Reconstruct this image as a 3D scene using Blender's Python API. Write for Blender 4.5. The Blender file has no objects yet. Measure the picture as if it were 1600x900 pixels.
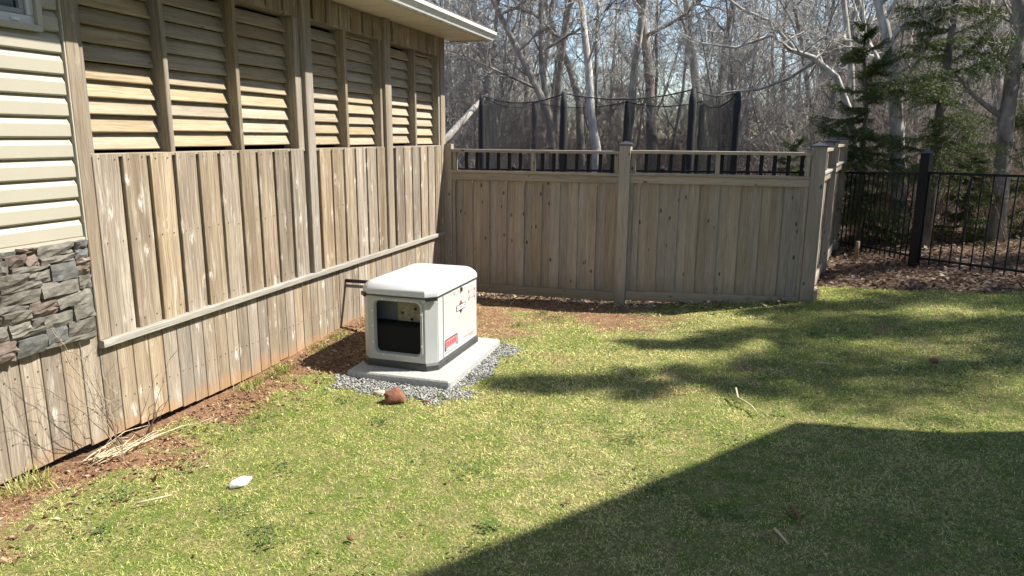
import bpy, math, random
import numpy as np
from mathutils import Matrix, Vector, noise as mnoise

random.seed(7)
RNG = np.random.default_rng(11)
scene = bpy.context.scene
col = scene.collection

# ---------------------------------------------------------------- camera, sky, sun, exposure
cam_d = bpy.data.cameras.new('camera')
cam_d.sensor_width = 36.0
cam_d.lens = 25.21
cam_d.clip_start = 0.05
cam_d.clip_end = 2000.0
cam = bpy.data.objects.new('camera', cam_d)
col.objects.link(cam)
cam.matrix_world = Matrix(((0.95619, -0.06707, 0.28495, 3.3435),
                           (0.29266, 0.19585, -0.93594, -8.1485),
                           (0.00697, 0.97834, 0.20690, 1.8813),
                           (0, 0, 0, 1)))
scene.camera = cam

SUN = Vector((0.607, 0.212, 0.759)).normalized()        # towards the sun
sun_el = math.asin(SUN.z)
world = bpy.data.worlds.new('World')
scene.world = world
world.use_nodes = True
wn = world.node_tree.nodes
wl = world.node_tree.links
wn.clear()
sky = wn.new('ShaderNodeTexSky')
sky.sky_type = 'NISHITA'
sky.sun_disc = False
sky.sun_elevation = sun_el
sky.sun_rotation = math.atan2(SUN.x, SUN.y)
sky.altitude = 50
sky.air_density = 1.0
sky.dust_density = 0.35
sky.ozone_density = 1.0
bg = wn.new('ShaderNodeBackground')
bg.inputs['Strength'].default_value = 0.098
wo = wn.new('ShaderNodeOutputWorld')
wl.new(sky.outputs[0], bg.inputs[0])
wl.new(bg.outputs[0], wo.inputs[0])

sun_d = bpy.data.lights.new('sun', 'SUN')
sun_d.energy = 5.0
sun_d.angle = math.radians(0.53)
sun_d.color = (1.0, 0.962, 0.87)
sun = bpy.data.objects.new('sun', sun_d)
col.objects.link(sun)
sun.location = (20, 8, 30)
sun.rotation_euler = SUN.to_track_quat('Z', 'Y').to_euler()

scene.view_settings.view_transform = 'Standard'
scene.view_settings.look = 'None'
scene.view_settings.gamma = 1.0
scene.view_settings.exposure = 1.0
scene.cycles.use_adaptive_sampling = True
scene.cycles.adaptive_threshold = 0.03
scene.cycles.max_bounces = 4
scene.cycles.diffuse_bounces = 2
scene.cycles.glossy_bounces = 2
scene.cycles.transmission_bounces = 3
scene.cycles.transparent_max_bounces = 6

# ---------------------------------------------------------------- helpers
WORLD = {}


def link(o, parent=None, M=None):
    col.objects.link(o)
    M = M if M is not None else Matrix.Identity(4)
    WORLD[o.name] = M
    if parent is not None:
        o.parent = parent
        o.matrix_basis = WORLD[parent.name].inverted() @ M
    else:
        o.matrix_basis = M
    return o


def empty(name, loc, parent=None):
    o = bpy.data.objects.new(name, None)
    o.empty_display_size = 0.1
    return link(o, parent, Matrix.Translation(loc))


def tag(o, label, cat=None, group=None, kind=None):
    if label:
        o['label'] = label
    if cat:
        o['category'] = cat
    if group:
        o['group'] = group
    if kind:
        o['kind'] = kind
    return o


def np_mesh(name, verts, faces, smooth=False):
    """verts (n,3); faces (m,k) array with one k, or a list of lists"""
    me = bpy.data.meshes.new(name)
    if isinstance(faces, np.ndarray):
        m, k = faces.shape
        me.vertices.add(len(verts))
        me.vertices.foreach_set('co', np.asarray(verts, np.float32).ravel())
        me.loops.add(m * k)
        me.loops.foreach_set('vertex_index', faces.astype(np.int32).ravel())
        me.polygons.add(m)
        me.polygons.foreach_set('loop_start', np.arange(0, m * k, k, dtype=np.int32))
        me.update(calc_edges=True)
    else:
        me.from_pydata([tuple(v) for v in verts], [], faces)
        me.update()
    if smooth:
        me.polygons.foreach_set('use_smooth', np.ones(len(me.polygons), bool))
    return me


def obj(name, me, mat, parent=None, M=None):
    o = bpy.data.objects.new(name, me)
    if mat is not None:
        if len(me.materials) == 0:
            me.materials.append(mat)
        elif me.materials[0] != mat:
            o.material_slots[0].link = 'OBJECT'
            o.material_slots[0].material = mat
    return link(o, parent, M)


class MB:
    """collects pieces of one part"""

    def __init__(self):
        self.v = []
        self.f = []

    def add(self, v, f):
        n = len(self.v)
        self.v += [tuple(q) for q in v]
        self.f += [[i + n for i in g] for g in f]
        return self

    def box(self, x0, x1, y0, y1, z0, z1):
        v = [(x, y, z) for z in (z0, z1) for y in (y0, y1) for x in (x0, x1)]
        return self.add(v, [[0, 2, 3, 1], [4, 5, 7, 6], [0, 1, 5, 4], [2, 6, 7, 3], [0, 4, 6, 2], [1, 3, 7, 5]])

    def prism(self, prof, axis, a, b):
        """closed 2D profile swept along an axis ('x','y','z')"""
        def P(q, t):
            if axis == 'x':
                return (t, q[0], q[1])
            if axis == 'y':
                return (q[0], t, q[1])
            return (q[0], q[1], t)
        n = len(prof)
        v = [P(q, a) for q in prof] + [P(q, b) for q in prof]
        f = [[i, (i + 1) % n, n + (i + 1) % n, n + i] for i in range(n)]
        f += [list(range(n))[::-1], list(range(n, 2 * n))]
        return self.add(v, f)

    def loft(self, rings, cap0=True, cap1=True):
        n = len(rings[0])
        v = [q for r in rings for q in r]
        f = []
        for k in range(len(rings) - 1):
            for i in range(n):
                j = (i + 1) % n
                f.append([k * n + i, k * n + j, (k + 1) * n + j, (k + 1) * n + i])
        if cap0:
            f.append(list(range(n))[::-1])
        if cap1:
            f.append([(len(rings) - 1) * n + i for i in range(n)])
        return self.add(v, f)

    def tube(self, pts, radii, sides=6):
        pts = [Vector(q) for q in pts]
        rings = []
        up = Vector((0.3, 0.2, 1)).normalized()
        for i, q in enumerate(pts):
            d = (pts[min(i + 1, len(pts) - 1)] - pts[max(i - 1, 0)]).normalized()
            a = d.cross(up)
            if a.length < 1e-3:
                a = d.cross(Vector((1, 0, 0)))
            a.normalize()
            b = d.cross(a)
            r = radii[i] if hasattr(radii, '__len__') else radii
            rings.append([q + (a * math.cos(t) + b * math.sin(t)) * r for t in [2 * math.pi * k / sides for k in range(sides)]])
        return self.loft(rings)

    def mesh(self, name, smooth=False, recalc=True):
        me = bpy.data.meshes.new(name)
        me.from_pydata(self.v, [], self.f)
        if recalc:
            import bmesh
            bm = bmesh.new()
            bm.from_mesh(me)
            bmesh.ops.recalc_face_normals(bm, faces=bm.faces)
            bm.to_mesh(me)
            bm.free()
        if smooth:
            me.polygons.foreach_set('use_smooth', np.ones(len(me.polygons), bool))
        me.update()
        return me

    def build(self, name, mat, parent=None, M=None, smooth=False):
        """world-space pieces; the object's origin is the parent's"""
        me = self.mesh(name, smooth)
        if M is None:
            M = WORLD[parent.name] if parent is not None else Matrix.Identity(4)
            me.transform(M.inverted())
        return obj(name, me, mat, parent, M)


def smooth_angle(o, deg=35):
    me = o.data
    me.polygons.foreach_set('use_smooth', np.ones(len(me.polygons), bool))
    try:
        me.set_sharp_from_angle(angle=math.radians(deg))
    except Exception:
        pass


BOARD_CACHE = {}


def board_mesh(w, t, L, c):
    key = (round(w, 3), round(t, 3), round(L, 3), c)
    if key not in BOARD_CACHE:
        a, b = w / 2, t / 2
        c2 = min(c, a * .8, b * .8)
        prof = [(-a + c2, -b), (a - c2, -b), (a, -b + c2), (a, b - c2), (a - c2, b), (-a + c2, b), (-a, b - c2), (-a, -b + c2)]
        BOARD_CACHE[key] = MB().prism(prof, 'z', 0, L).mesh('board')
    return BOARD_CACHE[key]


def board(name, p0, p1, wdir, w, t, mat, parent, c=0.003):
    """a plank from p0 to p1 (centre line), local z along the grain, local x across its width"""
    p0, p1 = Vector(p0), Vector(p1)
    z = (p1 - p0)
    L = z.length
    z.normalize()
    x = Vector(wdir)
    x = (x - z * x.dot(z)).normalized()
    y = z.cross(x)
    M = Matrix(((x.x, y.x, z.x, p0.x), (x.y, y.y, z.y, p0.y), (x.z, y.z, z.z, p0.z), (0, 0, 0, 1)))
    return obj(name, board_mesh(w, t, L, c), mat, parent, M)


# ---------------------------------------------------------------- materials
def new_mat(name):
    m = bpy.data.materials.new(name)
    m.use_nodes = True
    nt = m.node_tree
    nt.nodes.clear()
    out = nt.nodes.new('ShaderNodeOutputMaterial')
    bs = nt.nodes.new('ShaderNodeBsdfPrincipled')
    nt.links.new(bs.outputs[0], out.inputs[0])
    return m, nt, bs


class NT:
    def __init__(self, nt):
        self.nt = nt

    def n(self, t, **kw):
        x = self.nt.nodes.new(t)
        for k, v in kw.items():
            setattr(x, k, v)
        return x

    def l(self, a, b):
        self.nt.links.new(a, b)

    def put(self, sock, v):
        if hasattr(v, 'is_output'):
            self.l(v, sock)
        else:
            sock.default_value = v

    def math(self, op, a, b=None, clamp=False):
        x = self.n('ShaderNodeMath', operation=op, use_clamp=clamp)
        self.put(x.inputs[0], a)
        if b is not None:
            self.put(x.inputs[1], b)
        return x.outputs[0]

    def vmath(self, op, a, b):
        x = self.n('ShaderNodeVectorMath', operation=op)
        self.put(x.inputs[0], a)
        self.put(x.inputs[1], b)
        return x.outputs[0]

    def noise(self, vec, scale, detail=4, rough=.55, dist=0.0):
        x = self.n('ShaderNodeTexNoise')
        if vec is not None:
            self.l(vec, x.inputs['Vector'])
        x.inputs['Scale'].default_value = scale
        x.inputs['Detail'].default_value = detail
        x.inputs['Roughness'].default_value = rough
        x.inputs['Distortion'].default_value = dist
        return x.outputs[0]

    def ramp(self, fac, stops):
        x = self.n('ShaderNodeValToRGB')
        e = x.color_ramp.elements
        while len(e) < len(stops):
            e.new(0.5)
        for q, (pos, c) in zip(e, stops):
            q.position = pos
            q.color = c if len(c) == 4 else (*c, 1)
        self.l(fac, x.inputs[0])
        return x.outputs[0]

    def map(self, fac, a, b, c=0., d=1.):
        x = self.n('ShaderNodeMapRange')
        self.put(x.inputs[0], fac)
        for i, v in enumerate((a, b, c, d)):
            x.inputs[i + 1].default_value = v
        return x.outputs[0]

    def mix(self, fac, a, b, mode='MIX'):
        x = self.n('ShaderNodeMix', data_type='RGBA', blend_type=mode)
        self.put(x.inputs[0], fac)
        for s, v in ((x.inputs[6], a), (x.inputs[7], b)):
            if hasattr(v, 'is_output'):
                self.l(v, s)
            else:
                s.default_value = (*v, 1)
        return x.outputs[2]

    def bump(self, h, strength, dist=0.01):
        x = self.n('ShaderNodeBump')
        x.inputs['Strength'].default_value = strength
        x.inputs['Distance'].default_value = dist
        self.l(h, x.inputs['Height'])
        return x.outputs[0]


def wood_mat(name, c_dark, c_mid, c_light, knot=(0.12, .08, .05), knot_amt=.5, pale_knot=0.0, stain=None, stain_z=(0.1, .35), vary=.22, rough=.85, ks=(.05, .11)):
    m, nt, bs = new_mat(name)
    g = NT(nt)
    tc = g.n('ShaderNodeTexCoord')
    oi = g.n('ShaderNodeObjectInfo')
    cx = g.n('ShaderNodeCombineXYZ')
    r = oi.outputs['Random']
    g.l(g.math('MULTIPLY', r, 37.), cx.inputs[0])
    g.l(g.math('MULTIPLY', r, 91.), cx.inputs[1])
    g.l(g.math('MULTIPLY', r, 211.), cx.inputs[2])
    v = g.vmath('ADD', tc.outputs['Object'], cx.outputs[0])
    # waver of the grain
    wob = g.noise(g.vmath('MULTIPLY', v, (6., 6., 2.2)), 1., 2)
    cw = g.n('ShaderNodeCombineXYZ')
    g.l(g.math('MULTIPLY', g.math('SUBTRACT', wob, .5), .035), cw.inputs[0])
    v2 = g.vmath('ADD', v, cw.outputs[0])
    fine = g.noise(g.vmath('MULTIPLY', v2, (240., 240., 5.)), 1., 5, .6)
    streak = g.noise(g.vmath('MULTIPLY', v2, (46., 46., 1.4)), 1., 4, .6)
    broad = g.noise(g.vmath('MULTIPLY', v2, (11., 11., .9)), 1., 3, .5)
    rings = g.n('ShaderNodeTexWave', wave_type='BANDS', bands_direction='X')
    g.l(g.vmath('MULTIPLY', v2, (9., 9., .55)), rings.inputs[0])
    rings.inputs['Scale'].default_value = 2.4
    rings.inputs['Distortion'].default_value = 7.0
    rings.inputs['Detail'].default_value = 2.0
    rings.inputs['Detail Scale'].default_value = .7
    tone = g.math('ADD', g.math('MULTIPLY', streak, .55), g.math('MULTIPLY', broad, .45))
    base = g.ramp(tone, [(.35, c_dark), (.5, c_mid), (.65, c_light)])
    base = g.mix(g.map(rings.outputs[1], .0, .35, .30, 0.), base, c_dark)
    base = g.mix(g.map(fine, .36, .52, .55, 0.), base, tuple(q * .45 for q in c_dark))
    # knots
    vo = g.n('ShaderNodeTexVoronoi', feature='F1')
    g.l(g.vmath('MULTIPLY', g.vmath('ADD', v, cw.outputs[0]), (11., 11., 5.2)), vo.inputs['Vector'])
    vo.inputs['Scale'].default_value = 1.0
    sc_ = g.n('ShaderNodeSeparateColor')
    g.l(vo.outputs['Color'], sc_.inputs[0])
    keep = g.math('GREATER_THAN', sc_.outputs[0], 1 - knot_amt)
    kd = g.math('MULTIPLY', g.map(vo.outputs['Distance'], ks[0], ks[1], 1., 0.), keep)
    base = g.mix(kd, base, knot)
    hn = g.noise(g.vmath('MULTIPLY', v, (60., 60., 16.)), 1., 4, .7)
    halo = g.math('MULTIPLY', g.math('MULTIPLY', g.map(vo.outputs['Distance'], .10, .34, 1., 0.), g.map(hn, .46, .60)), keep)
    if pale_knot > 0:
        base = g.mix(g.math('MULTIPLY', halo, pale_knot), base, (0.72, .64, .54))
    # pale weathered smears
    sm = g.noise(g.vmath('MULTIPLY', v2, (30., 30., 3.)), 1., 6, .72)
    base = g.mix(g.map(sm, .56, .70, 0., .6 * max(pale_knot, .2)), base, (0.60, .55, .49))
    hs = g.n('ShaderNodeHueSaturation')
    g.l(base, hs.inputs['Color'])
    g.l(g.map(r, 0, 1, 1 - vary, 1 + vary), hs.inputs['Value'])
    g.l(g.map(g.math('FRACT', g.math('MULTIPLY', r, 7.3)), 0, 1, .70, 1.06), hs.inputs['Saturation'])
    colr = hs.outputs[0]
    if stain:
        ge = g.n('ShaderNodeNewGeometry')
        sp = g.n('ShaderNodeSeparateXYZ')
        g.l(ge.outputs['Position'], sp.inputs[0])
        hgt = g.math('ADD', sp.outputs[2], g.math('MULTIPLY', g.math('SUBTRACT', g.noise(ge.outputs['Position'], 7., 4), .5), -.28))
        colr = g.mix(g.map(hgt, stain_z[0], stain_z[1], .75, 0.), colr, stain)
    g.l(colr, bs.inputs['Base Color'])
    bs.inputs['Roughness'].default_value = rough
    bs.inputs['Specular IOR Level'].default_value = .25
    hsum = g.math('ADD', g.math('MULTIPLY', fine, .5), streak)
    g.l(g.bump(hsum, .55, .004), bs.inputs['Normal'])
    return m


def plain_mat(name, c, rough=.5, metal=0., spec=.5, nscale=0., namt=.1, bump=0., bscale=60., bdist=.004, coord='Object'):
    m, nt, bs = new_mat(name)
    g = NT(nt)
    bs.inputs['Roughness'].default_value = rough
    bs.inputs['Metallic'].default_value = metal
    bs.inputs['Specular IOR Level'].default_value = spec
    tc = g.n('ShaderNodeTexCoord')
    if nscale:
        nz = g.noise(tc.outputs[coord], nscale, 5, .6)
        cc = g.mix(g.map(nz, .3, .7, 0., 1.), tuple(q * (1 - namt) for q in c), tuple(min(1, q * (1 + namt)) for q in c))
        g.l(cc, bs.inputs['Base Color'])
        g.l(g.map(nz, .3, .7, max(.05, rough - .08), min(1, rough + .08)), bs.inputs['Roughness'])
    else:
        bs.inputs['Base Color'].default_value = (*c, 1)
    if bump:
        g.l(g.bump(g.noise(tc.outputs[coord], bscale, 4), bump, bdist), bs.inputs['Normal'])
    return m


MAT = {}
MAT['board'] = wood_mat('weathered board', (.175, .128, .082), (.29, .219, .146), (.43, .35, .252), knot=(.50, .43, .35), knot_amt=.5, pale_knot=.9, vary=.22)
MAT['skirt'] = wood_mat('skirt board', (.215, .16, .105), (.315, .243, .168), (.415, .34, .248), knot=(.22, .16, .10), knot_amt=.5, pale_knot=.9,
                        stain=(.40, .22, .10), stain_z=(.11, .24), vary=.18)
MAT['post'] = wood_mat('post wood', (.22, .168, .115), (.305, .243, .175), (.385, .32, .242), knot=(.16, .11, .075), knot_amt=.3, pale_knot=.3, vary=.10)
MAT['slat'] = wood_mat('louver slat wood', (.30, .225, .135), (.385, .30, .19), (.45, .365, .25), knot=(.20, .13, .07), knot_amt=.5, pale_knot=.2, vary=.13, ks=(.06, .13))
MAT['fence'] = wood_mat('fence wood', (.305, .245, .182), (.38, .313, .238), (.45, .38, .297), knot=(.08, .06, .042), knot_amt=.6, pale_knot=.15,
                        stain=(.20, .175, .10), stain_z=(-.02, .34), vary=.13, ks=(.09, .17))
MAT['ledge'] = wood_mat('ledge wood', (.28, .25, .20), (.36, .325, .27), (.43, .395, .335), knot=(.25, .2, .15), knot_amt=.3, pale_knot=.4, vary=.06)
MAT['vinyl'] = plain_mat('cream vinyl siding', (.40, .365, .29), .45, nscale=3., namt=.035, bump=.08, bscale=180.)
MAT['vinyl_trim'] = plain_mat('cream vinyl trim', (.45, .41, .33), .4, nscale=4., namt=.03)
MAT['soffit'] = plain_mat('cream soffit vinyl', (.60, .55, .45), .5, nscale=3., namt=.04)
MAT['gutter'] = plain_mat('white gutter metal', (.70, .71, .70), .3, nscale=5., namt=.05)
MAT['mortar'] = plain_mat('stone backing', (.075, .07, .062), .95, nscale=40., namt=.3, bump=.4)
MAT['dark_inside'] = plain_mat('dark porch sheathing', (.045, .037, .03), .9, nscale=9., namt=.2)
MAT['white_trim'] = plain_mat('white window vinyl', (.62, .63, .64), .35, nscale=6., namt=.04)
MAT['black_metal'] = plain_mat('black powder coated metal', (.008, .008, .009), .55, spec=.22, nscale=30., namt=.25)
MAT['cap'] = plain_mat('dark post cap', (.045, .046, .052), .35, nscale=14., namt=.2)
MAT['black_plastic'] = plain_mat('black plastic', (.016, .015, .014), .45, nscale=20., namt=.2)
MAT['base_plastic'] = plain_mat('charcoal moulded base', (.05, .05, .048), .55, nscale=20., namt=.2)
MAT['gen_body'] = plain_mat('light grey painted panel', (.50, .50, .492), .38, nscale=5., namt=.03, bump=.04, bscale=260., bdist=.001)
MAT['gen_lid'] = plain_mat('off white moulded lid', (.57, .57, .565), .42, nscale=6., namt=.03, bump=.05, bscale=300., bdist=.001)
MAT['gen_frame'] = plain_mat('warm grey moulded frame', (.44, .43, .40), .5, nscale=6., namt=.03)
MAT['red'] = plain_mat('red print', (.52, .03, .045), .4)
MAT['pink'] = plain_mat('washed red print', (.75, .22, .22), .4)
MAT['white_print'] = plain_mat('white print', (.82, .82, .82), .4)
MAT['black_print'] = plain_mat('black print', (.03, .03, .032), .4)
MAT['grey_print'] = plain_mat('grey print', (.30, .30, .31), .4)
MAT['grey_pipe'] = plain_mat('grey conduit', (.22, .21, .20), .5, nscale=20., namt=.1)
MAT['foam_black'] = plain_mat('black foam sleeve', (.018, .018, .022), .8, nscale=25., namt=.35, bump=.5, bscale=45., bdist=.01)
MAT['net'] = plain_mat('black netting', (.012, .012, .013), .8)
MAT['concrete'] = plain_mat('pale concrete pad', (.38, .375, .355), .92, nscale=60., namt=.22, bump=.8, bscale=110., bdist=.006)
MAT['red_rock'] = plain_mat('red sandstone', (.21, .085, .05), .9, nscale=18., namt=.35, bump=.6, bscale=50., bdist=.008)
MAT['white_lump'] = plain_mat('white stone', (.80, .79, .75), .7, nscale=14., namt=.08, bump=.3, bscale=60.)
MAT['dry_stem'] = plain_mat('dry straw stems', (.56, .46, .31), .8, nscale=30., namt=.25)
MAT['brown_twig'] = plain_mat('brown twig bark', (.17, .11, .075), .85, nscale=40., namt=.3)
MAT['bark_chip'] = plain_mat('bark chip', (.20, .10, .055), .9, nscale=40., namt=.3, bump=.5)
MAT['dead_leaf'] = plain_mat('dead leaf', (.30, .15, .07), .8, nscale=40., namt=.25)
MAT['shingle'] = plain_mat('grey brown roof shingles', (.13, .115, .10), .95, nscale=30., namt=.35, bump=.6, bscale=90.)
MAT['tan_wall'] = plain_mat('tan house siding', (.42, .36, .29), .7, nscale=4., namt=.06)
MAT['brick_wall'] = plain_mat('brown brick wall', (.27, .16, .115), .9, nscale=16., namt=.25, bump=.4)
MAT['cedar'] = plain_mat('orange cedar', (.36, .175, .075), .8, nscale=14., namt=.25)
MAT['far_trim'] = plain_mat('far pale trim', (.55, .54, .52), .6, nscale=5., namt=.05)


def glass_mat():
    m, nt, bs = new_mat('dark window glass')
    bs.inputs['Base Color'].default_value = (.012, .014, .018, 1)
    bs.inputs['Roughness'].default_value = .06
    bs.inputs['Specular IOR Level'].default_value = .6
    return m


MAT['glass'] = glass_mat()


def stone_mat(name, a, b, c):
    m, nt, bs = new_mat(name)
    g = NT(nt)
    tc = g.n('ShaderNodeTexCoord')
    oi = g.n('ShaderNodeObjectInfo')
    v = g.vmath('ADD', tc.outputs['Object'], g.vmath('MULTIPLY', oi.outputs['Random'], (31., 47., 59.)))
    nz = g.noise(v, 16., 6, .65)
    n2 = g.noise(g.vmath('MULTIPLY', v, (1., .5, 1.6)), 60., 5, .7)
    cc = g.ramp(nz, [(.32, a), (.5, b), (.68, c)])
    cc = g.mix(g.map(n2, .4, .58, .4, 0.), cc, tuple(q * .55 for q in a))
    hs = g.n('ShaderNodeHueSaturation')
    g.l(cc, hs.inputs['Color'])
    g.l(g.map(oi.outputs['Random'], 0, 1, .82, 1.2), hs.inputs['Value'])
    g.l(hs.outputs[0], bs.inputs['Base Color'])
    bs.inputs['Roughness'].default_value = .92
    bs.inputs['Specular IOR Level'].default_value = .2
    hh = g.math('ADD', nz, g.math('MULTIPLY', n2, .5))
    g.l(g.bump(hh, .65, .010), bs.inputs['Normal'])
    return m


MAT['stone_g'] = stone_mat('grey ledge stone', (.12, .108, .09), (.185, .168, .143), (.24, .22, .19))
MAT['stone_b'] = stone_mat('brown ledge stone', (.135, .10, .08), (.195, .15, .125), (.25, .20, .17))
MAT['stone_d'] = stone_mat('slate ledge stone', (.115, .11, .102), (.16, .155, .147), (.205, .20, .19))


def bark_mat(name, dark, light, sc=1., lichen=None):
    m, nt, bs = new_mat(name)
    g = NT(nt)
    tc = g.n('ShaderNodeTexCoord')
    oi = g.n('ShaderNodeObjectInfo')
    v = g.vmath('ADD', tc.outputs['Object'], g.vmath('MULTIPLY', oi.outputs['Random'], (31., 47., 59.)))
    nz = g.noise(g.vmath('MULTIPLY', v, (9. * sc, 9. * sc, 3.2 * sc)), 1., 6, .65)
    pa = g.noise(v, 2.2, 3)
    cc = g.ramp(nz, [(.36, dark), (.52, tuple((a + b) / 2 for a, b in zip(dark, light))), (.64, light)])
    cc = g.mix(g.map(pa, .45, .7, 0., .5), cc, lichen or light)
    hs = g.n('ShaderNodeHueSaturation')
    g.l(cc, hs.inputs['Color'])
    g.l(g.map(oi.outputs['Random'], 0, 1, .75, 1.2), hs.inputs['Value'])
    g.l(hs.outputs[0], bs.inputs['Base Color'])
    bs.inputs['Roughness'].default_value = .9
    bs.inputs['Specular IOR Level'].default_value = .2
    g.l(g.bump(nz, .6, .02), bs.inputs['Normal'])
    return m


MAT['bark_grey'] = bark_mat('pale grey bark', (.24, .215, .19), (.60, .57, .52))
MAT['twig_far'] = plain_mat('far brown twigs', (.15, .132, .12), .8, nscale=.7, namt=.35)
MAT['bark_brown'] = bark_mat('grey brown bark', (.15, .125, .105), (.40, .36, .315))
MAT['bark_spruce'] = bark_mat('spruce bark', (.06, .05, .042), (.18, .16, .14))
MAT['twig_grey'] = plain_mat('grey twigs', (.60, .56, .51), .8, nscale=1.3, namt=.35)
MAT['twig_brown'] = plain_mat('reddish brown twigs', (.28, .238, .208), .8, nscale=1.1, namt=.35)


def attr_mat(name, rough=.7, trans=.25, spec=.25):
    m, nt, bs = new_mat(name)
    g = NT(nt)
    at = g.n('ShaderNodeAttribute', attribute_name='tint')
    g.l(at.outputs['Color'], bs.inputs['Base Color'])
    bs.inputs['Roughness'].default_value = rough
    bs.inputs['Specular IOR Level'].default_value = spec
    if trans > 0:
        tr = g.n('ShaderNodeBsdfTranslucent')
        g.l(at.outputs['Color'], tr.inputs[0])
        mx = g.n('ShaderNodeMixShader')
        mx.inputs[0].default_value = trans
        out = [q for q in nt.nodes if q.type == 'OUTPUT_MATERIAL'][0]
        g.l(bs.outputs[0], mx.inputs[1])
        g.l(tr.outputs[0], mx.inputs[2])
        g.l(mx.outputs[0], out.inputs[0])
    return m


MAT['blades'] = attr_mat('grass blades', .6, .3, .3)
MAT['litter'] = attr_mat('leaf litter', .8, .15)
MAT['pebbles'] = attr_mat('grey gravel', .85, 0.)
MAT['needles'] = attr_mat('spruce needles', .6, .15, .25)


def set_tint(me, colr):
    a = me.color_attributes.new('tint', 'FLOAT_COLOR', 'POINT')
    c = np.ones((len(me.vertices), 4), np.float32)
    c[:, :3] = colr
    a.data.foreach_set('color', c.ravel())


# ---------------------------------------------------------------- terrain
CTRL = np.array([(0, -9, .22), (0, -7, .22), (0, -5.8, .16), (0, -5.46, .125), (0, -4.46, .085), (0, -3.86, .09), (0, -3.1, .13), (0, -2.5, .16),
                 (0, -2., .17), (0, -1, .08), (0, 0, -.05), (.45, 0, -.07), (1.27, 0, -.045), (2.1, 0, -.03), (3.1, 0, .06), (4.2, 0, .17),
                 (.6, -3.45, .045), (1.45, -3.45, .03), (1.45, -2.25, .03), (.55, -2.2, .06), (1., -3.9, .04), (2, -5, .08), (4, -5, .12),
                 (3.3, -8, .2), (5.5, -3, .16), (4, -2, .1), (2.5, -1.5, .02), (1., -1., -.01), (6.4, .6, .30), (5.5, .6, .28), (5.6, 2, .29), (6.5, 1.3, .31),
                 (8, -3, .3), (8, 1, .4), (4.9, 3.8, .22), (4.47, 1.6, .2), (0, 4, .1), (-3, 6, .1), (8, -8, .3),
                 (-30, 6, .1), (-30, 30, .8), (0, 15, .4), (0, 30, .8), (12, 15, .5), (15, 30, .8), (30, 5, .5), (30, 30, 1.), (30, -20, .3),
                 (0, -20, .3), (-30, -20, .2)], float)


def _U(r2):
    return np.where(r2 > 1e-12, r2 * np.log(np.maximum(r2, 1e-12)), 0.)


def _tps():
    n = len(CTRL)
    X = CTRL[:, :2]
    K = _U(((X[:, None] - X[None]) ** 2).sum(-1)) + np.eye(n) * .02
    P = np.c_[np.ones(n), X]
    A = np.zeros((n + 3, n + 3))
    A[:n, :n] = K
    A[:n, n:] = P
    A[n:, :n] = P.T
    return np.linalg.solve(A, np.r_[CTRL[:, 2], 0, 0, 0])


TPS = _tps()


def gz(x, y):
    x = np.clip(np.asarray(x, float), -30, 30)
    y = np.clip(np.asarray(y, float), -20, 30)
    sh = x.shape
    Q = np.c_[x.ravel(), y.ravel()]
    out = np.empty(len(Q))
    for s in range(0, len(Q), 20000):
        q = Q[s:s + 20000]
        k = _U(((q[:, None] - CTRL[None, :, :2]) ** 2).sum(-1))
        out[s:s + 20000] = k @ TPS[:len(CTRL)] + TPS[-3] + q @ TPS[-2:]
    return out.reshape(sh)


def g1(x, y):
    return float(gz(np.array([x]), np.array([y]))[0])


_perm = RNG.permutation(512)


def vnoise(x, y, s=1., seed=0):
    """smooth value noise 0..1, vectorised"""
    x = np.asarray(x) * s + seed * 17.3
    y = np.asarray(y) * s - seed * 9.1
    xi = np.floor(x).astype(int)
    yi = np.floor(y).astype(int)
    fx = x - xi
    fy = y - yi
    fx = fx * fx * (3 - 2 * fx)
    fy = fy * fy * (3 - 2 * fy)

    def h(a, b):
        return _perm[(_perm[a & 255] + b) & 511] / 511.
    a = h(xi, yi) * (1 - fx) + h(xi + 1, yi) * fx
    b = h(xi, yi + 1) * (1 - fx) + h(xi + 1, yi + 1) * fx
    return a * (1 - fy) + b * fy


def fbm(x, y, s=1., o=4, seed=0):
    t = 0
    a = .5
    w = 0
    for k in range(o):
        t = t + a * vnoise(x, y, s * 2 ** k, seed + k)
        w += a
        a *= .55
    return t / w


def sstep(a, b, x):
    t = np.clip((x - a) / (b - a), 0, 1)
    return t * t * (3 - 2 * t)


def soil_mask(x, y):
    """bare red earth: along the house wall and in front of the wooden fence"""
    n = (fbm(x, y, 2.2, 4, 3) - .5) * .9 + (fbm(x, y, 9., 3, 8) - .5) * .55
    wall = 1 - sstep(.16, .48, x + n * .95 + np.where(y > -3.6, -.12, 0.))
    fence = (1 - sstep(.55, 1.65, -y + n * 1.5)) * (1 - sstep(2.0, 3.5, x + n * 1.5))
    behind = (1 - sstep(.6, 1.4, np.hypot((x - .35) * .9, (y + 1.6) * .6) + n * .8))
    spots = sstep(.66, .80, fbm(x, y, 1.7, 4, 9)) * .5
    return np.clip(np.maximum.reduce([wall, fence, behind * .9, spots]), 0, 1)


def wood_floor(x, y):
    n = fbm(x, y, 1.3, 4, 21) - .5
    lim = np.where(x > 4.35, .62 - .12 * sstep(4.4, 6.0, x), .05)
    m = sstep(-.12, .12, y - lim + n * .5)
    far_lawn = sstep(.0, 1.2, 4.6 - np.hypot((x - 11.8) * .7, y - 13.5) + n * 2)
    return np.clip(m - far_lawn, 0, 1), far_lawn


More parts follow.
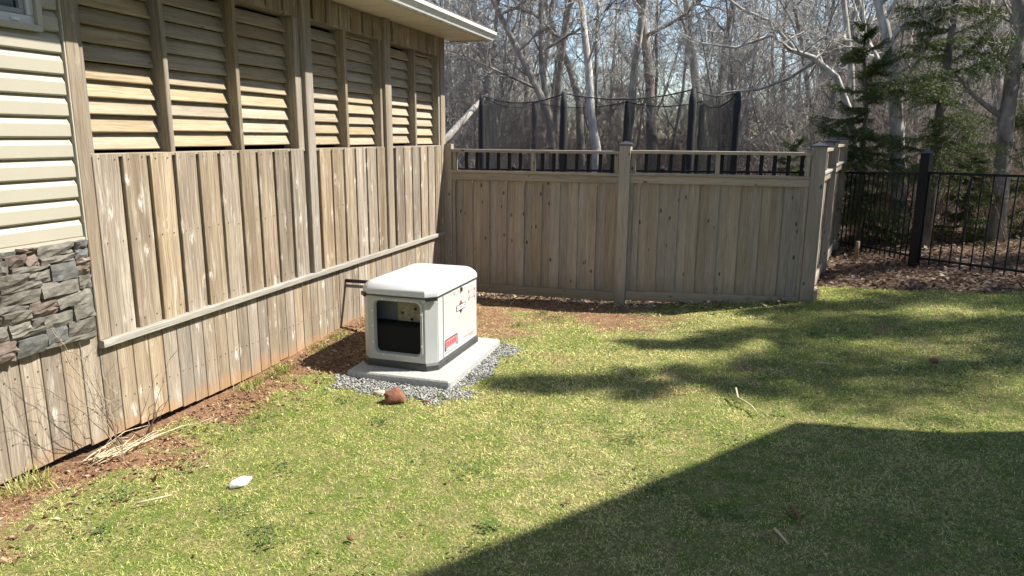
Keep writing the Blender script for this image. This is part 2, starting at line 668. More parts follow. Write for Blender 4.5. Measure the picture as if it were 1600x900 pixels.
def make_ground():
    gx = np.unique(np.r_[np.linspace(-400, -30, 10), np.linspace(-30, -3, 22), np.linspace(-3, 9, 121), np.linspace(9, 30, 30), np.linspace(30, 400, 10)])
    gy = np.unique(np.r_[np.linspace(-400, -20, 8), np.linspace(-20, -9, 14), np.linspace(-9, 5, 141), np.linspace(5, 30, 50), np.linspace(30, 600, 14)])
    X, Y = np.meshgrid(gx, gy)
    Z = gz(X, Y)
    near = (np.abs(X - 3) < 7) & (Y > -9) & (Y < 6)
    Z = Z + np.where(near, (fbm(X, Y, 3., 3, 5) - .5) * .025 + (fbm(X, Y, 11., 2, 6) - .5) * .02 * soil_mask(X, Y), 0)
    V = np.c_[X.ravel(), Y.ravel(), Z.ravel()]
    ny, nx = X.shape
    i = np.arange(ny * nx).reshape(ny, nx)
    F = np.stack([i[:-1, :-1], i[:-1, 1:], i[1:, 1:], i[1:, :-1]], -1).reshape(-1, 4)
    me = np_mesh('ground', V, F, True)
    s = soil_mask(X, Y).ravel()
    w, fl = wood_floor(X, Y)
    set_tint(me, np.c_[s, w.ravel(), fl.ravel()])
    m, nt, bs = new_mat('lawn soil and forest floor')
    g = NT(nt)
    at = g.n('ShaderNodeAttribute', attribute_name='tint')
    sp = g.n('ShaderNodeSeparateColor')
    g.l(at.outputs['Color'], sp.inputs[0])
    ge = g.n('ShaderNodeNewGeometry')
    P = ge.outputs['Position']
    n1 = g.noise(P, 9., 6, .65)
    n2 = g.noise(P, 55., 5, .65)
    n3 = g.noise(P, 2.2, 4)
    thatch = g.mix(g.map(n2, .35, .65), (.10, .09, .034), (.33, .29, .12))
    green = g.mix(g.map(n1, .4, .62), thatch, (.11, .145, .03))
    soil = g.mix(g.map(n2, .35, .65), (.12, .06, .035), (.29, .165, .098))
    soil = g.mix(g.map(n1, .5, .72, 0., .6), soil, (.40, .27, .15))
    leaf = g.mix(g.map(n2, .38, .62), (.045, .028, .018), (.20, .13, .09))
    leaf = g.mix(g.map(n1, .5, .7, 0., .5), leaf, (.28, .20, .15))
    far = g.mix(g.map(n3, .4, .6), (.09, .12, .035), (.20, .18, .07))
    sm = g.map(g.math('ADD', sp.outputs[0], g.math('MULTIPLY', g.math('SUBTRACT', n1, .5), .7)), .3, .62)
    c = g.mix(sm, green, soil)
    c = g.mix(g.map(sp.outputs[1], .35, .65), c, leaf)
    c = g.mix(g.map(sp.outputs[2], .35, .65), c, far)
    g.l(c, bs.inputs['Base Color'])
    bs.inputs['Roughness'].default_value = .95
    bs.inputs['Specular IOR Level'].default_value = .15
    g.l(g.bump(g.math('ADD', n2, n1), .8, .02), bs.inputs['Normal'])
    o = obj('ground', me, m)
    tag(o, 'lawn and bare red soil running into the leaf strewn wood', kind='structure')


make_ground()

# ---------------------------------------------------------------- the house with its louvered porch
house = empty('house', (0, -2.6, .1))
tag(house, 'house with cream siding, stone base and louvered wooden porch wall along the lawn', 'house')


def hpart(name):
    return empty(name, WORLD['house'].translation, house)


def jit(a):
    return random.uniform(-a, a)


# sheathing behind the boards
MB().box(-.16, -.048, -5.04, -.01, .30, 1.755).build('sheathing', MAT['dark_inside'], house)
# upper wall: boards over boards
uw = hpart('board_wall')
Y0 = -5.026
PITCH = .2062
SKIP = [(-2.955, -2.838), (-1.56, -1.42)]
for k in range(25):
    y = Y0 + k * PITCH
    w = .177
    if not any(a - .05 < y + w / 2 < b + .04 for a, b in SKIP) and y + w < -.03:
        x = -.010 + jit(.003)
        board('board', (x, y + w / 2 + jit(.003), .742), (x, y + w / 2, 1.768 + jit(.003)), (0, 1, 0), w, .026, MAT['board'], uw)
    yb = y + w + (PITCH - w) / 2
    if yb < -.05:
        board('board', (-.034, yb, .742), (-.034, yb, 1.765), (0, 1, 0), .125, .022, MAT['board'], uw)
# sill under the louvers
board('sill', (-.078, -5.03, 1.762), (-.078, -.02, 1.762), (1, 0, 0), .15, .02, MAT['post'], house)
# skirt
sk = hpart('skirt_wall')
bz = np.array([(-9, .26), (-6.3, .22), (-5.78, .19), (-5.6, .178), (-5.46, .186), (-5.0, .158), (-4.7, .142), (-4.46, .122), (-4.2, .125), (-3.9, .112), (-3.09, .125), (-2.56, .15), (-2.08, .165), (-1., .06), (0, -.05)])
k = 0
y = -7.6
while y < -.12:
    w = .1165
    z0 = float(np.interp(y + w / 2, bz[:, 0], bz[:, 1])) + jit(.008)
    x = -.018 + jit(.0015)
    top = .72
    board('board', (x, y + w / 2, z0), (x, y + w / 2, top if y > -5.15 else .80), (0, 1, 0), w - .004, .02, MAT['skirt'], sk, .002)
    y += .1183
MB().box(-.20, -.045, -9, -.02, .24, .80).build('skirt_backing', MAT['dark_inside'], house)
# nail heads near the board ends
def nails(parent, rows):
    v, f = [], []
    m = MB()
    for (x, y, z) in rows:
        m.loft([[(x, y + r_ * math.cos(t), z + r_ * math.sin(t)) for t in np.linspace(0, 2 * math.pi, 7)[:-1]] for x, r_ in ((x - .002, .0042), (x + .0012, .0038))])
    m.build('nails', MAT['nail'], parent)['kind'] = 'stuff'


MAT['nail'] = plain_mat('rusty nail heads', (.07, .055, .045), .6, nscale=60., namt=.3)
rows = []
for k in range(24):
    y = Y0 + k * PITCH
    if any(a - .05 < y + .09 < b + .04 for a, b in SKIP) or y + .18 > -.03:
        continue
    for dy in (.035 + jit(.008), .14 + jit(.008)):
        rows += [(.0035, y + dy, 1.742 + jit(.006)), (.0035, y + dy + jit(.004), .80 + jit(.01)), (.0035, y + dy, 1.27 + jit(.01))]
nails(uw, rows)
rows = []
y = -7.6
while y < -.12:
    for dy in (.028 + jit(.006), .088 + jit(.006)):
        rows += [(-.0065, y + dy, .678 + jit(.006)), (-.0065, y + dy, .36 + jit(.008))]
    y += .1183
nails(sk, rows)
# ledge
board('ledge', (.004, -5.118, .722), (.004, -.06, .722), (0, 0, 1), .042, .062, MAT['ledge'], house, .004)
# posts, mullions and jambs of the louver bays
def post(y0, y1, z0, z1, x0=-.10, x1=.022, name='post'):
    board(name, ((x0 + x1) / 2, (y0 + y1) / 2, z0), ((x0 + x1) / 2, (y0 + y1) / 2, z1), (0, 1, 0), y1 - y0, x1 - x0, MAT['post'], house, .004)


post(-2.953, -2.842, .745, 3.0, x1=.028)
post(-1.555, -1.425, .745, 3.0, x1=.028)
post(-.105, .02, -.1, 3.0, x1=.01, name='corner_post')
post(-5.118, -5.035, .746, 3.0, x1=.006, name='corner_post')
FRX = (-.15, -.006)
for a, b in ((-4.432, -4.394), (-3.757, -3.719), (-3.04, -2.958), (-2.838, -2.80), (-2.267, -2.229), (-1.602, -1.56), (-1.42, -1.385), (-.797, -.759), (-.147, -.108), (-5.033, -5.0)):
    post(a, b, 1.772, 2.86, x0=FRX[0], x1=FRX[1], name='mullion')
# header over the bays
MB().box(-.16, -.048, -5.04, -.01, 2.805, 3.0).build('header_beam', MAT['dark_inside'], house)
hd = hpart('header')
for k in range(25):
    y = Y0 + .01 + k * PITCH
    w = .184
    if not any(a - .05 < y + w / 2 < b + .04 for a, b in SKIP) and y + w < -.05:
        board('board', (-.011, y + w / 2, 2.783 + jit(.004)), (-.011, y + w / 2, 2.985), (0, 1, 0), w, .022, MAT['board'], hd)
    yb = y + w + (PITCH - w) / 2
    if yb < -.08:
        board('board', (-.034, yb, 2.79), (-.034, yb, 2.985), (0, 1, 0), .125, .022, MAT['board'], hd)
board('header_rail', (-.078, -5.03, 2.793), (-.078, -.02, 2.793), (1, 0, 0), .15, .02, MAT['post'], house)
# louver slats
BAYS = [(-4.998, -4.434), (-4.392, -3.759), (-3.717, -3.042), (-2.798, -2.269), (-2.227, -1.604), (-1.383, -.799), (-.757, -.149)]
for bi, (a, b) in enumerate(BAYS):
    lp = hpart('louver_panel')
    dz = jit(.006)
    for k in range(11):
        z = 1.799 + dz + k * .0957 + jit(.003)
        if z + .05 > 2.80:
            continue
        t = jit(.006)
        dy = jit(.004)
        xo, xi = -.082 + t, -.120 + t
        p0 = Vector(((xo + xi) / 2, a + .002, z + .045))
        p1 = Vector(((xo + xi) / 2, b - .002, z + .045 + jit(.003)))
        board('slat', p0, p1, (xi - xo, 0, .092), .101, .017, MAT['slat'], lp, .003)
# porch interior, dark
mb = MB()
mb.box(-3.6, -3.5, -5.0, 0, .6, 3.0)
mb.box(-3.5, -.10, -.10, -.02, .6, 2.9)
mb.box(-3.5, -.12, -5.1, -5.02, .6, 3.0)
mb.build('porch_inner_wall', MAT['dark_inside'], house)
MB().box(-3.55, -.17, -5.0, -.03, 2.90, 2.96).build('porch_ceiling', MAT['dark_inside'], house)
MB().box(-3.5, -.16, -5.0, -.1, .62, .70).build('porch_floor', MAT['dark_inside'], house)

# cream siding, dutch lap, each course a piece
sd = hpart('vinyl_siding')
MB().box(-.20, -.045, -9, -5.06, .80, 3.0).build('wall_sheathing', MAT['dark_inside'], house)
R = .1055
zt = 1.335
for k in range(16):
    z0 = zt + k * R
    if z0 + R > 3.0:
        break
    prof = [(-.040, z0), (-.012, z0 - .004), (-.006, z0 + .004), (-.007, z0 + .064), (-.030, z0 + .098), (-.032, z0 + R + .012), (-.040, z0 + R + .012)]
    ye = -5.135
    if z0 + R * .5 > 2.40:
        MB().prism(prof, 'y', -5.232, ye).build('siding_course', MAT['vinyl'], sd)
        MB().prism(prof, 'y', -9, -6.05).build('siding_course', MAT['vinyl'], sd)
    else:
        MB().prism(prof, 'y', -9, ye).build('siding_course', MAT['vinyl'], sd)
MB().box(-.04, .002, -9, -5.13, 1.312, 1.332).build('starter_strip', MAT['vinyl_trim'], sd)
mb = MB()
mb.box(-.04, .004, -5.126, -5.119, 1.312, 3.0)
mb.box(-.04, -.034, -5.155, -5.126, 1.312, 3.0)
mb.build('corner_channel', MAT['vinyl_trim'], sd)
# window in the siding
wi = hpart('window')
MB().box(-.05, .016, -6.03, -5.245, 2.372, 2.402).box(-.05, .016, -5.268, -5.24, 2.404, 3.0).box(-.05, .016, -6.05, -6.02, 2.404, 3.0).build('window_trim', MAT['vinyl_trim'], wi)
MB().box(-.04, -.004, -6.02, -5.27, 2.404, 2.442).box(-.04, -.004, -5.305, -5.27, 2.444, 3.0).box(-.04, -.004, -6.02, -5.985, 2.444, 3.0).build('window_frame', MAT['white_trim'], wi)
MB().box(-.045, -.015, -5.98, -5.31, 2.446, 2.47).box(-.045, -.015, -5.335, -5.309, 2.472, 3.0).build('sash', MAT['grey_print'], wi)
MB().box(-.045, -.032, -5.98, -5.336, 2.471, 3.0).build('window_pane', MAT['glass'], wi)
MB().box(-.004, .004, -5.395, -5.355, 2.410, 2.424).build('window_weep_cover', MAT['white_print'], wi)

# ledge stone veneer
STONES = [(-5.232, -5.152, 1.274, 1.319, 'd'), (-5.233, -5.155, 1.231, 1.273, 'd'), (-5.445, -5.233, 1.263, 1.319, 'g'), (-5.442, -5.24, 1.224, 1.261, 'g'), (-5.539, -5.443, 1.295, 1.321, 'b'), (-5.512, -5.442, 1.235, 1.292, 'b'), (-5.623, -5.51, 1.233, 1.297, 'b'), (-5.661, -5.617, 1.288, 1.317, 'g'), (-5.67, -5.613, 1.203, 1.279, 'g'), (-5.239, -5.155, 1.192, 1.228, 'b'), (-5.245, -5.159, 1.135, 1.189, 'b'), (-5.385, -5.242, 1.130, 1.219, 'd'), (-5.593, -5.392, 1.199, 1.233, 'g'), (-5.518, -5.39, 1.138, 1.2, 'g'), (-5.68, -5.518, 1.145, 1.207, 'g'), (-5.237, -5.153, 1.064, 1.131, 'g'), (-5.456, -5.237, 1.058, 1.132, 'g'), (-5.668, -5.454, 1.114, 1.147, 'g'), (-5.671, -5.461, 1.057, 1.114, 'g'), (-5.691, -5.671, 1.064, 1.14, 'b'), (-5.366, -5.16, 0.983, 1.06, 'g'), (-5.525, -5.36, 1.005, 1.06, 'b'), (-5.699, -5.526, 1.018, 1.064, 'g'), (-5.285, -5.157, 0.905, 0.983, 'g'), (-5.518, -5.363, 0.964, 1.006, 'b'), (-5.458, -5.288, 0.895, 0.965, 'g'), (-5.679, -5.523, 0.961, 1.02, 'g'), (-5.706, -5.684, 0.965, 1.017, 'g'), (-5.325, -5.158, 0.816, 0.9, 'g'), (-5.524, -5.461, 0.914, 0.964, 'g'), (-5.647, -5.527, 0.917, 0.962, 'g'), (-5.714, -5.648, 0.895, 0.965, 'g'), (-5.455, -5.331, 0.818, 0.896, 'd'), (-5.62, -5.464, 0.79, 0.881, 'd'), (-5.724, -5.622, 0.841, 0.893, 'b'), (-5.732, -5.629, 0.79, 0.839, 'b'), (-5.463, -5.160, 0.782, 0.817, 'g'), (-5.646, -5.462, 0.883, 0.917, 'g')]
rs = random.Random(4)
zrow = .79
while zrow < 1.29:
    hrow = rs.choice([.045, .06, .075, .09])
    if zrow + hrow > 1.30:
        hrow = 1.322 - zrow
    yy = -5.735
    while yy > -7.4:
        wrow = rs.uniform(.07, .22)
        STONES.append((yy - wrow, yy - .002, zrow, zrow + hrow - .003, rs.choice('gggbdg')))
        yy -= wrow
    zrow += hrow
sv = hpart('stone_veneer')
MB().box(-.04, .012, -7.4, -5.135, .788, 1.315).build('mortar_backing', MAT['mortar'], sv)


def stone_mesh(w, h, d, rnd):
    """a split-faced block: uneven front grid, chipped edges; local x out of the wall"""
    nx, nz = 5, 4
    V = []
    tilt = rnd.uniform(-.008, .014)
    for j in range(nz):
        for i in range(nx):
            u, v = i / (nx - 1), j / (nz - 1)
            e = min(u, 1 - u, v, 1 - v)
            yy = (u - .5) * w + (rnd.uniform(-.007, .007) if 0 < i < nx - 1 else rnd.uniform(-.004, .004))
            zz = (v - .5) * h + rnd.uniform(-.004, .004)
            xx = d + rnd.uniform(-.006, .008) + tilt * (v - .5) * 2 - (rnd.uniform(.002, .012) if e == 0 else 0)
            V.append((xx, yy, zz))
    n = nx * nz
    per = [i for i in range(nx)] + [j * nx + nx - 1 for j in range(1, nz)] + [(nz - 1) * nx + i for i in range(nx - 2, -1, -1)] + [j * nx for j in range(nz - 2, 0, -1)]
    F = []
    for j in range(nz - 1):
        for i in range(nx - 1):
            a = j * nx + i
            F.append([a, a + 1, a + 1 + nx, a + nx])
    for q in per:
        V.append((-.02, V[q][1] * .97, V[q][2] * .97))
    m = len(per)
    for k in range(m):
        F.append([per[k], n + k, n + (k + 1) % m, per[(k + 1) % m]])
    return MB().add(V, F).mesh('stone')


for (ya, yb, za, zb, kk) in STONES:
    me = stone_mesh(yb - ya - .001, zb - za + .001, rs.uniform(.024, .042), rs)
    M = Matrix.Translation((.008, (ya + yb) / 2, (za + zb) / 2)) @ Matrix.Rotation(rs.uniform(-.02, .02), 4, 'X')
    obj('stone', me, MAT['stone_' + kk], sv, M)

# roof, soffit, gutter
sf = hpart('soffit')
y = .24
while y > -9:
    MB().box(-.02, .455, y - .292, y, 2.993, 2.999).box(-.02, .455, y - .298, y - .293, 2.996, 3.0).build('soffit_panel', MAT['soffit'], sf)
    y -= .30
board('fascia', (.462, -9, 3.03), (.462, .28, 3.03), (0, 0, 1), .10, .014, MAT['vinyl_trim'], house)
MB().box(-.02, .47, .245, .262, 2.975, 3.10).build('end_fascia', MAT['vinyl_trim'], house)
gp = [(.470, 2.985), (.520, 2.985), (.528, 3.005), (.545, 3.03), (.562, 3.045), (.562, 3.078), (.552, 3.078), (.552, 3.062), (.548, 3.062), (.536, 3.04), (.520, 3.012), (.514, 2.992), (.478, 2.992), (.478, 3.07), (.470, 3.07)]
MB().prism(gp, 'y', -9, .30).build('gutter', MAT['gutter'], house)
MB().prism([(.471, 2.987), (.521, 2.987), (.546, 3.032), (.56, 3.047), (.56, 3.07), (.471, 3.07)], 'y', .296, .303).build('gutter_end_cap', MAT['gutter'], house)
rf = hpart('roof')
MB().add([(.50, -9, 3.085), (.50, .32, 3.085), (-3.8, .32, 4.6), (-3.8, -9, 4.6), (.50, -9, 3.105), (.50, .32, 3.105), (-3.8, .32, 4.62), (-3.8, -9, 4.62)],
         [[0, 1, 2, 3], [4, 7, 6, 5], [0, 4, 5, 1], [1, 5, 6, 2], [2, 6, 7, 3], [3, 7, 4, 0]]).build('roof_deck', MAT['shingle'], rf)
for k in range(30):                                                   # shingle courses overlap up the slope
    x0 = .515 - k * .142
    z0 = 3.107 + (0.5 - x0 - .0) * .3523 if k else 3.102
    x1 = x0 - .17
    z1 = z0 + .17 * .3523
    MB().add([(x0, -9, z0), (x0, .33, z0), (x1, .33, z1), (x1, -9, z1), (x0, -9, z0 + .009), (x0, .33, z0 + .009), (x1, .33, z1 + .003), (x1, -9, z1 + .003)],
             [[0, 1, 2, 3], [4, 7, 6, 5], [0, 4, 5, 1], [1, 5, 6, 2], [2, 6, 7, 3], [3, 7, 4, 0]]).build('shingle_course', MAT['shingle'], rf)
MB().add([(-3.8, .0, 3.0), (.4, .0, 3.0), (.4, .0, 3.06), (-3.8, .0, 4.58), (-3.8, -.06, 3.0), (.4, -.06, 3.0), (.4, -.06, 3.06), (-3.8, -.06, 4.58)],
         [[0, 1, 2, 3], [4, 7, 6, 5], [0, 4, 5, 1], [1, 5, 6, 2], [2, 6, 7, 3], [3, 7, 4, 0]]).build('gable', MAT['vinyl'], house)
MB().box(-3.8, -.1, -.015, .005, -.2, 3.0).build('end_wall', MAT['vinyl'], house)

# ---------------------------------------------------------------- wooden fence
fence = empty('wooden_fence', (2.17, 0, 0))
tag(fence, 'weathered board fence with black balusters and capped posts, joining the house corner', 'fence')
FM = MAT['fence']


def fence_post(x, y, z0, z1, w=.126, yaw=0.):
    c, s = math.cos(yaw), math.sin(yaw)
    p = board('post', (x, y, z0), (x, y, z1), (c, s, 0), w, w, FM, fence, .005)
    h = w / 2 + .012
    v = [(-h, -h, z1 + .001), (h, -h, z1 + .001), (h, h, z1 + .001), (-h, h, z1 + .001), (-h, -h, z1 + .016), (h, -h, z1 + .016), (h, h, z1 + .016), (-h, h, z1 + .016), (0, 0, z1 + .05)]
    v = [(x + c * a - s * b, y + s * a + c * b, q) for a, b, q in v]
    MB().add(v, [[0, 3, 2, 1], [0, 1, 5, 4], [1, 2, 6, 5], [2, 3, 7, 6], [3, 0, 4, 7], [4, 5, 8], [5, 6, 8], [6, 7, 8], [7, 4, 8]]).build('post_cap', MAT['cap'], p)


def fence_panel(ax, ay, bx, by, dz, zb0, zb1, mids=1, edges=None):
    """one bay: rails, boards in front of boards, balusters above; faces the right-hand side of a->b reversed (towards -n)"""
    A, B = Vector((ax, ay, 0)), Vector((bx, by, 0))
    d = (B - A)
    L = d.length
    d.normalize()
    n = Vector((d.y, -d.x, 0))                                       # towards the lawn for a->b along +x

    def P(s, o, z):
        q = A + d * s + n * o
        return (q.x, q.y, z)
    zb = lambda s: zb0 + (zb1 - zb0) * s / L
    board('rail', P(0, 0, 1.712 + dz), P(L, 0, 1.712 + dz), n, .088, .035, FM, fence)
    board('rail', P(0, .012, 1.468 + dz), P(L, .012, 1.468 + dz), n, .088, .028, FM, fence)
    board('rail', P(0, .018, 1.412 + dz), P(L, .018, 1.412 + dz), (0, 0, 1), .082, .036, FM, fence)
    board('rail', P(0, .018, zb(0) + .055), P(L, .018, zb(L) + .055), (0, 0, 1), .108, .036, FM, fence)
    s = .0
    front = True
    ph = -random.uniform(.0, .1)
    s = ph
    k = 0
    while s < L - .005:
        w = (.118, .098)[k % 2]
        a, b = max(s, .002), min(s + w - (.0075 if k % 2 else .0012), L - .002)
        if k % 2:
            a, b = max(s - .018, .002), min(s + w + .018, L - .002)
        if b - a > .012:
            o_ = (-.012 if k % 2 == 0 else -.0318) + jit(.0006)
            board('board', P((a + b) / 2, o_, zb(s) + .03 + jit(.004)), P((a + b) / 2 + jit(.001), o_, 1.40 + dz), d, b - a, .019, FM, fence)
        s += w
        k += 1
    for q in [0.03, L - .03] + [L * (j + 1) / (mids + 1) for j in range(mids)]:
        board('upright', P(q, 0, 1.482 + dz), P(q, 0, 1.694 + dz), d, .045, .06, FM, fence)
    k = .0
    s = .03 + .135
    while s < L - .08:
        if all(abs(s - L * (j + 1) / (mids + 1)) > .04 for j in range(mids)):
            board('baluster', P(s, -.032, 1.45 + dz), P(s, -.032, 1.72 + dz), d, .040, .022, MAT['black_metal'], fence, .002)
        s += .135
    for q in (.018, L - .018):
        board('nailer', P(q, .012, zb(q) + .11), P(q, .012, 1.37 + dz), d, .036, .03, FM, fence)


fence_panel(.10, .02, 2.112, .02, .0, -.0, .008, 1)
fence_panel(2.238, .02, 4.107, .02, .01, .03, .09, 1)
fence_panel(4.19, .07, 4.46, 1.53, .045, .20, .24, 1)
fence_panel(4.485, 1.67, 4.865, 3.70, .075, .26, .26, 1)
board('wall_post', (.052, .02, -.08), (.052, .02, 1.787), (1, 0, 0), .092, .09, FM, fence, .004)
fence_post(2.175, .015, -.06, 1.79)
fence_post(4.178, .015, .10, 1.795, .138)
fence_post(4.47, 1.60, .12, 1.835, .128, .18)
fence_post(4.87, 3.76, .12, 1.865, .128, .18)
board('ground_board', (2.14, -.07, -.02), (2.26, -.09, -.03), (0, 1, 0), .09, .03, FM, fence)
for k in range(2):
    board('step_block', (4.255 + k * .03, -.02 + k * .22, .1), (4.255 + k * .03, -.02 + k * .22, .30 - k * .02), (0, 1, 0), .15, .035, FM, fence)

# ---------------------------------------------------------------- black metal fences
def metal_fence(label, P0, P1, h, zr0, zr1, posts, sp=.11):
    A, B = Vector((*P0, 0)), Vector((*P1, 0))
    d = B - A
    L = d.length
    d.normalize()
    n = Vector((d.y, -d.x, 0))
    f = empty('metal_fence', (P0[0], P0[1], g1(*P0)))
    tag(f, label, 'fence')
    zr = lambda s: zr0 + (zr1 - zr0) * s / L
    Q = lambda s, z: (A.x + d.x * s, A.y + d.y * s, z)
    board('rail', Q(0, zr(0)), Q(L, zr(L)), n, .03, .03, MAT['black_metal'], f)
    board('rail', Q(0, zr(0) - h + .10), Q(L, zr(L) - h + .10), n, .03, .028, MAT['black_metal'], f)
    s = sp / 2
    while s < L:
        board('picket', Q(s, zr(s) - h + .03), Q(s, zr(s) - .002), d, .0145, .0145, MAT['black_metal'], f, .001)
        s += sp
    for s, w, up in posts:
        z1 = zr(s) + up
        p = board('post', Q(s, zr(s) - h - .15), Q(s, z1), d, w, w, MAT['black_metal'], f)
        c = Vector(Q(s, z1))
        hh = w / 2 + .012
        v = [(c.x - hh, c.y - hh, z1), (c.x + hh, c.y - hh, z1), (c.x + hh, c.y + hh, z1), (c.x - hh, c.y + hh, z1), (c.x, c.y, z1 + .055)]
        MB().add(v, [[0, 3, 2, 1], [0, 1, 4], [1, 2, 4], [2, 3, 4], [3, 0, 4]]).build('post_cap', MAT['cap'], p)


metal_fence('black metal picket fence with tall capped post at the edge of the wood', (5.62, 1.99), (8.6, -.32), 1.17, 1.475, 1.50, [(0, .105, .24)], .12)
metal_fence('short run of black picket fence between wooden corner post and tall black post', (4.95, 3.70), (5.58, 2.05), 1.14, 1.385, 1.46, [], .115)
metal_fence('black picket fence seen through the wooden fence gaps, before the trampoline', (-2.2, 2.2), (4.80, 3.80), 1.15, 1.37, 1.375, [(2.3, .05, .04), (4.6, .05, .04)], .115)

# ---------------------------------------------------------------- generator on its pad
def octagon(x0, x1, y0, y1, c, z):
    return [(x0 + c, y0, z), (x1 - c, y0, z), (x1, y0 + c, z), (x1, y1 - c, z), (x1 - c, y1, z), (x0 + c, y1, z), (x0, y1 - c, z), (x0, y0 + c, z)]


pad = MB()
px0, px1, py0, py1 = .575, 1.435, -3.445, -2.235
pad.loft([octagon(px0 - .004, px1 + .004, py0 - .004, py1 + .004, .012, -.01), octagon(px0, px1, py0, py1, .012, .086), octagon(px0 + .008, px1 - .008, py0 + .008, py1 - .008, .012, .098)])
po = pad.build('concrete_pad', MAT['concrete'], None, Matrix.Identity(4))
tag(po, 'pale concrete slab under the generator, bedded in grey gravel', 'slab')

GM = Matrix.Translation((.935, -2.785, .098)) @ Matrix.Rotation(math.radians(-1.4), 4, 'Z')
gen = bpy.data.objects.new('generator', None)
link(gen, None, GM)
tag(gen, 'light grey standby generator with open front panel on a concrete slab', 'generator')


def gp_(mb, name, mat, smooth=False, parent=None):
    """pieces given in the generator's own frame"""
    o = obj(name, mb.mesh(name, smooth), mat, parent or gen, GM)
    return o


hx, hy = .315, .485
mb = MB()
mb.loft([octagon(-hx - .012, hx + .012, -hy - .010, hy + .010, .07, 0.), octagon(-hx - .012, hx + .012, -hy - .010, hy + .010, .07, .042), octagon(-hx - .002, hx + .002, -hy - .002, hy + .002, .07, .058)])
gp_(mb, 'base', MAT['base_plastic'])
# body: walls as an octagon ring open at the front panel
c = .07
zb, zt_ = .058, .585
o8 = octagon(-hx, hx, -hy, hy, c, 0)
mb = MB()
for i in range(1, 8):
    a, b = o8[i], o8[(i + 1) % 8]
    mb.add([(a[0], a[1], zb), (b[0], b[1], zb), (b[0], b[1], zt_), (a[0], a[1], zt_)], [[0, 1, 2, 3]])
gp_(mb, 'body', MAT['gen_body'])


def rrect(x0, x1, z0, z1, r, n=5):
    out = []
    for cx, cz, a0 in ((x1 - r, z0 + r, -90), (x1 - r, z1 - r, 0), (x0 + r, z1 - r, 90), (x0 + r, z0 + r, 180)):
        for k in range(n + 1):
            t = math.radians(a0 + 90 * k / n)
            out.append((cx + r * math.cos(t), cz + r * math.sin(t)))
    return out


# front wall with a rounded opening
fx0, fx1 = -hx + c, hx - c
ow = rrect(-.178, .200, .122, .530, .038)
N = len(ow)


def on_rect(q, x0, x1, z0, z1):
    cx, cz = (x0 + x1) / 2, (z0 + z1) / 2
    dx, dz = q[0] - cx, q[1] - cz
    t = min((x1 - x0) / 2 / max(abs(dx), 1e-6), (z1 - z0) / 2 / max(abs(dz), 1e-6))
    return (cx + dx * t, cz + dz * t)


outer = [on_rect(q, fx0, fx1, zb, zt_) for q in ow]
raised_o = rrect(-.210, .231, .092, .560, .055)
mb = MB()
rings = [[(q[0], -hy, q[1]) for q in outer], [(q[0], -hy, q[1]) for q in raised_o], [(q[0] * .985 + .0002, -hy - .012, q[1] * .985 + .005) for q in raised_o]]
mb.loft(rings, False, False)
fo = gp_(mb, 'front_panel', MAT['gen_frame'])
# the four corners of the panel, outside the ray-cast ring
mb = MB()
ri = rrect(-.188, .210, .112, .540, .042)
mb.loft([[(q[0] * .985 + .0002, -hy - .012, q[1] * .985 + .005) for q in raised_o], [(q[0], -hy - .012, q[1]) for q in ri], [(q[0], -hy + .012, q[1]) for q in ow], [(q[0], -hy + .02, q[1]) for q in ow]], False, False)
fr = gp_(mb, 'front_frame', MAT['gen_frame'], parent=None)
smooth_angle(fr, 40)
sm = MB()
sm.loft([[(.0055 * math.cos(t), -.004, .0055 * math.sin(t)) for t in np.linspace(0, 2 * math.pi, 9)[:-1]], [(.004 * math.cos(t), -.008, .004 * math.sin(t)) for t in np.linspace(0, 2 * math.pi, 9)[:-1]]])
sme = sm.mesh('screw')
for q in ((-.198, .45), (-.198, .33), (-.198, .2), (.220, .45), (.220, .2), (-.11, .549), (.01, .549), (.14, .549), (-.11, .103), (.01, .103), (.14, .103)):
    obj('screw', sme, MAT['white_print'], fr, GM @ Matrix.Translation((q[0], -hy - .010, q[1])))
# inside: dark enclosure, insulation panel with grommets, engine box
mb = MB()
d = -hy + .46
mb.add([(fx0, -hy + .015, zb), (fx0, d, zb), (fx0, d, zt_), (fx0, -hy + .015, zt_)], [[0, 1, 2, 3]])
mb.add([(fx1, -hy + .015, zb), (fx1, d, zb), (fx1, d, zt_), (fx1, -hy + .015, zt_)], [[0, 1, 2, 3]])
mb.add([(fx0, -hy + .015, zt_ - .004), (fx1, -hy + .015, zt_ - .004), (fx1, d, zt_ - .004), (fx0, d, zt_ - .004)], [[0, 1, 2, 3]])
gp_(mb, 'enclosure_lining', MAT['base_plastic'])
foam = plain_mat('tan insulation foam', (.33, .285, .18), .95, nscale=40., namt=.3, bump=.6, bscale=120., bdist=.004)
mb = MB().box(-.06, fx1 - .002, -hy + .15, -hy + .17, .26, .578)
ip = gp_(mb, 'insulation_panel', foam)
for q in ((-.035, .39), (.075, .43), (.045, .345)):
    obj('grommet', sme, MAT['black_plastic'], ip, GM @ Matrix.Translation((q[0] + .02, -hy + .150, q[1] + .02)) @ Matrix.Scale(2.2, 4))
mb = MB().loft([octagon(fx0 + .006, fx1 - .004, -hy + .022, d - .02, .02, .06), octagon(fx0 + .01, fx1 - .004, -hy + .03, d - .02, .02, .33), octagon(fx0 + .03, fx1 - .006, -hy + .05, d - .02, .02, .345)])
gp_(mb, 'engine_cover', plain_mat('matt black cover', (.010, .010, .010), .85, spec=.2))
MB_side = MB().box(fx0 + .004, -.062, -hy + .155, -hy + .17, .06, .57)
gp_(MB_side, 'inner_bulkhead', plain_mat('grey inner bulkhead', (.13, .13, .125), .6, nscale=9., namt=.1))
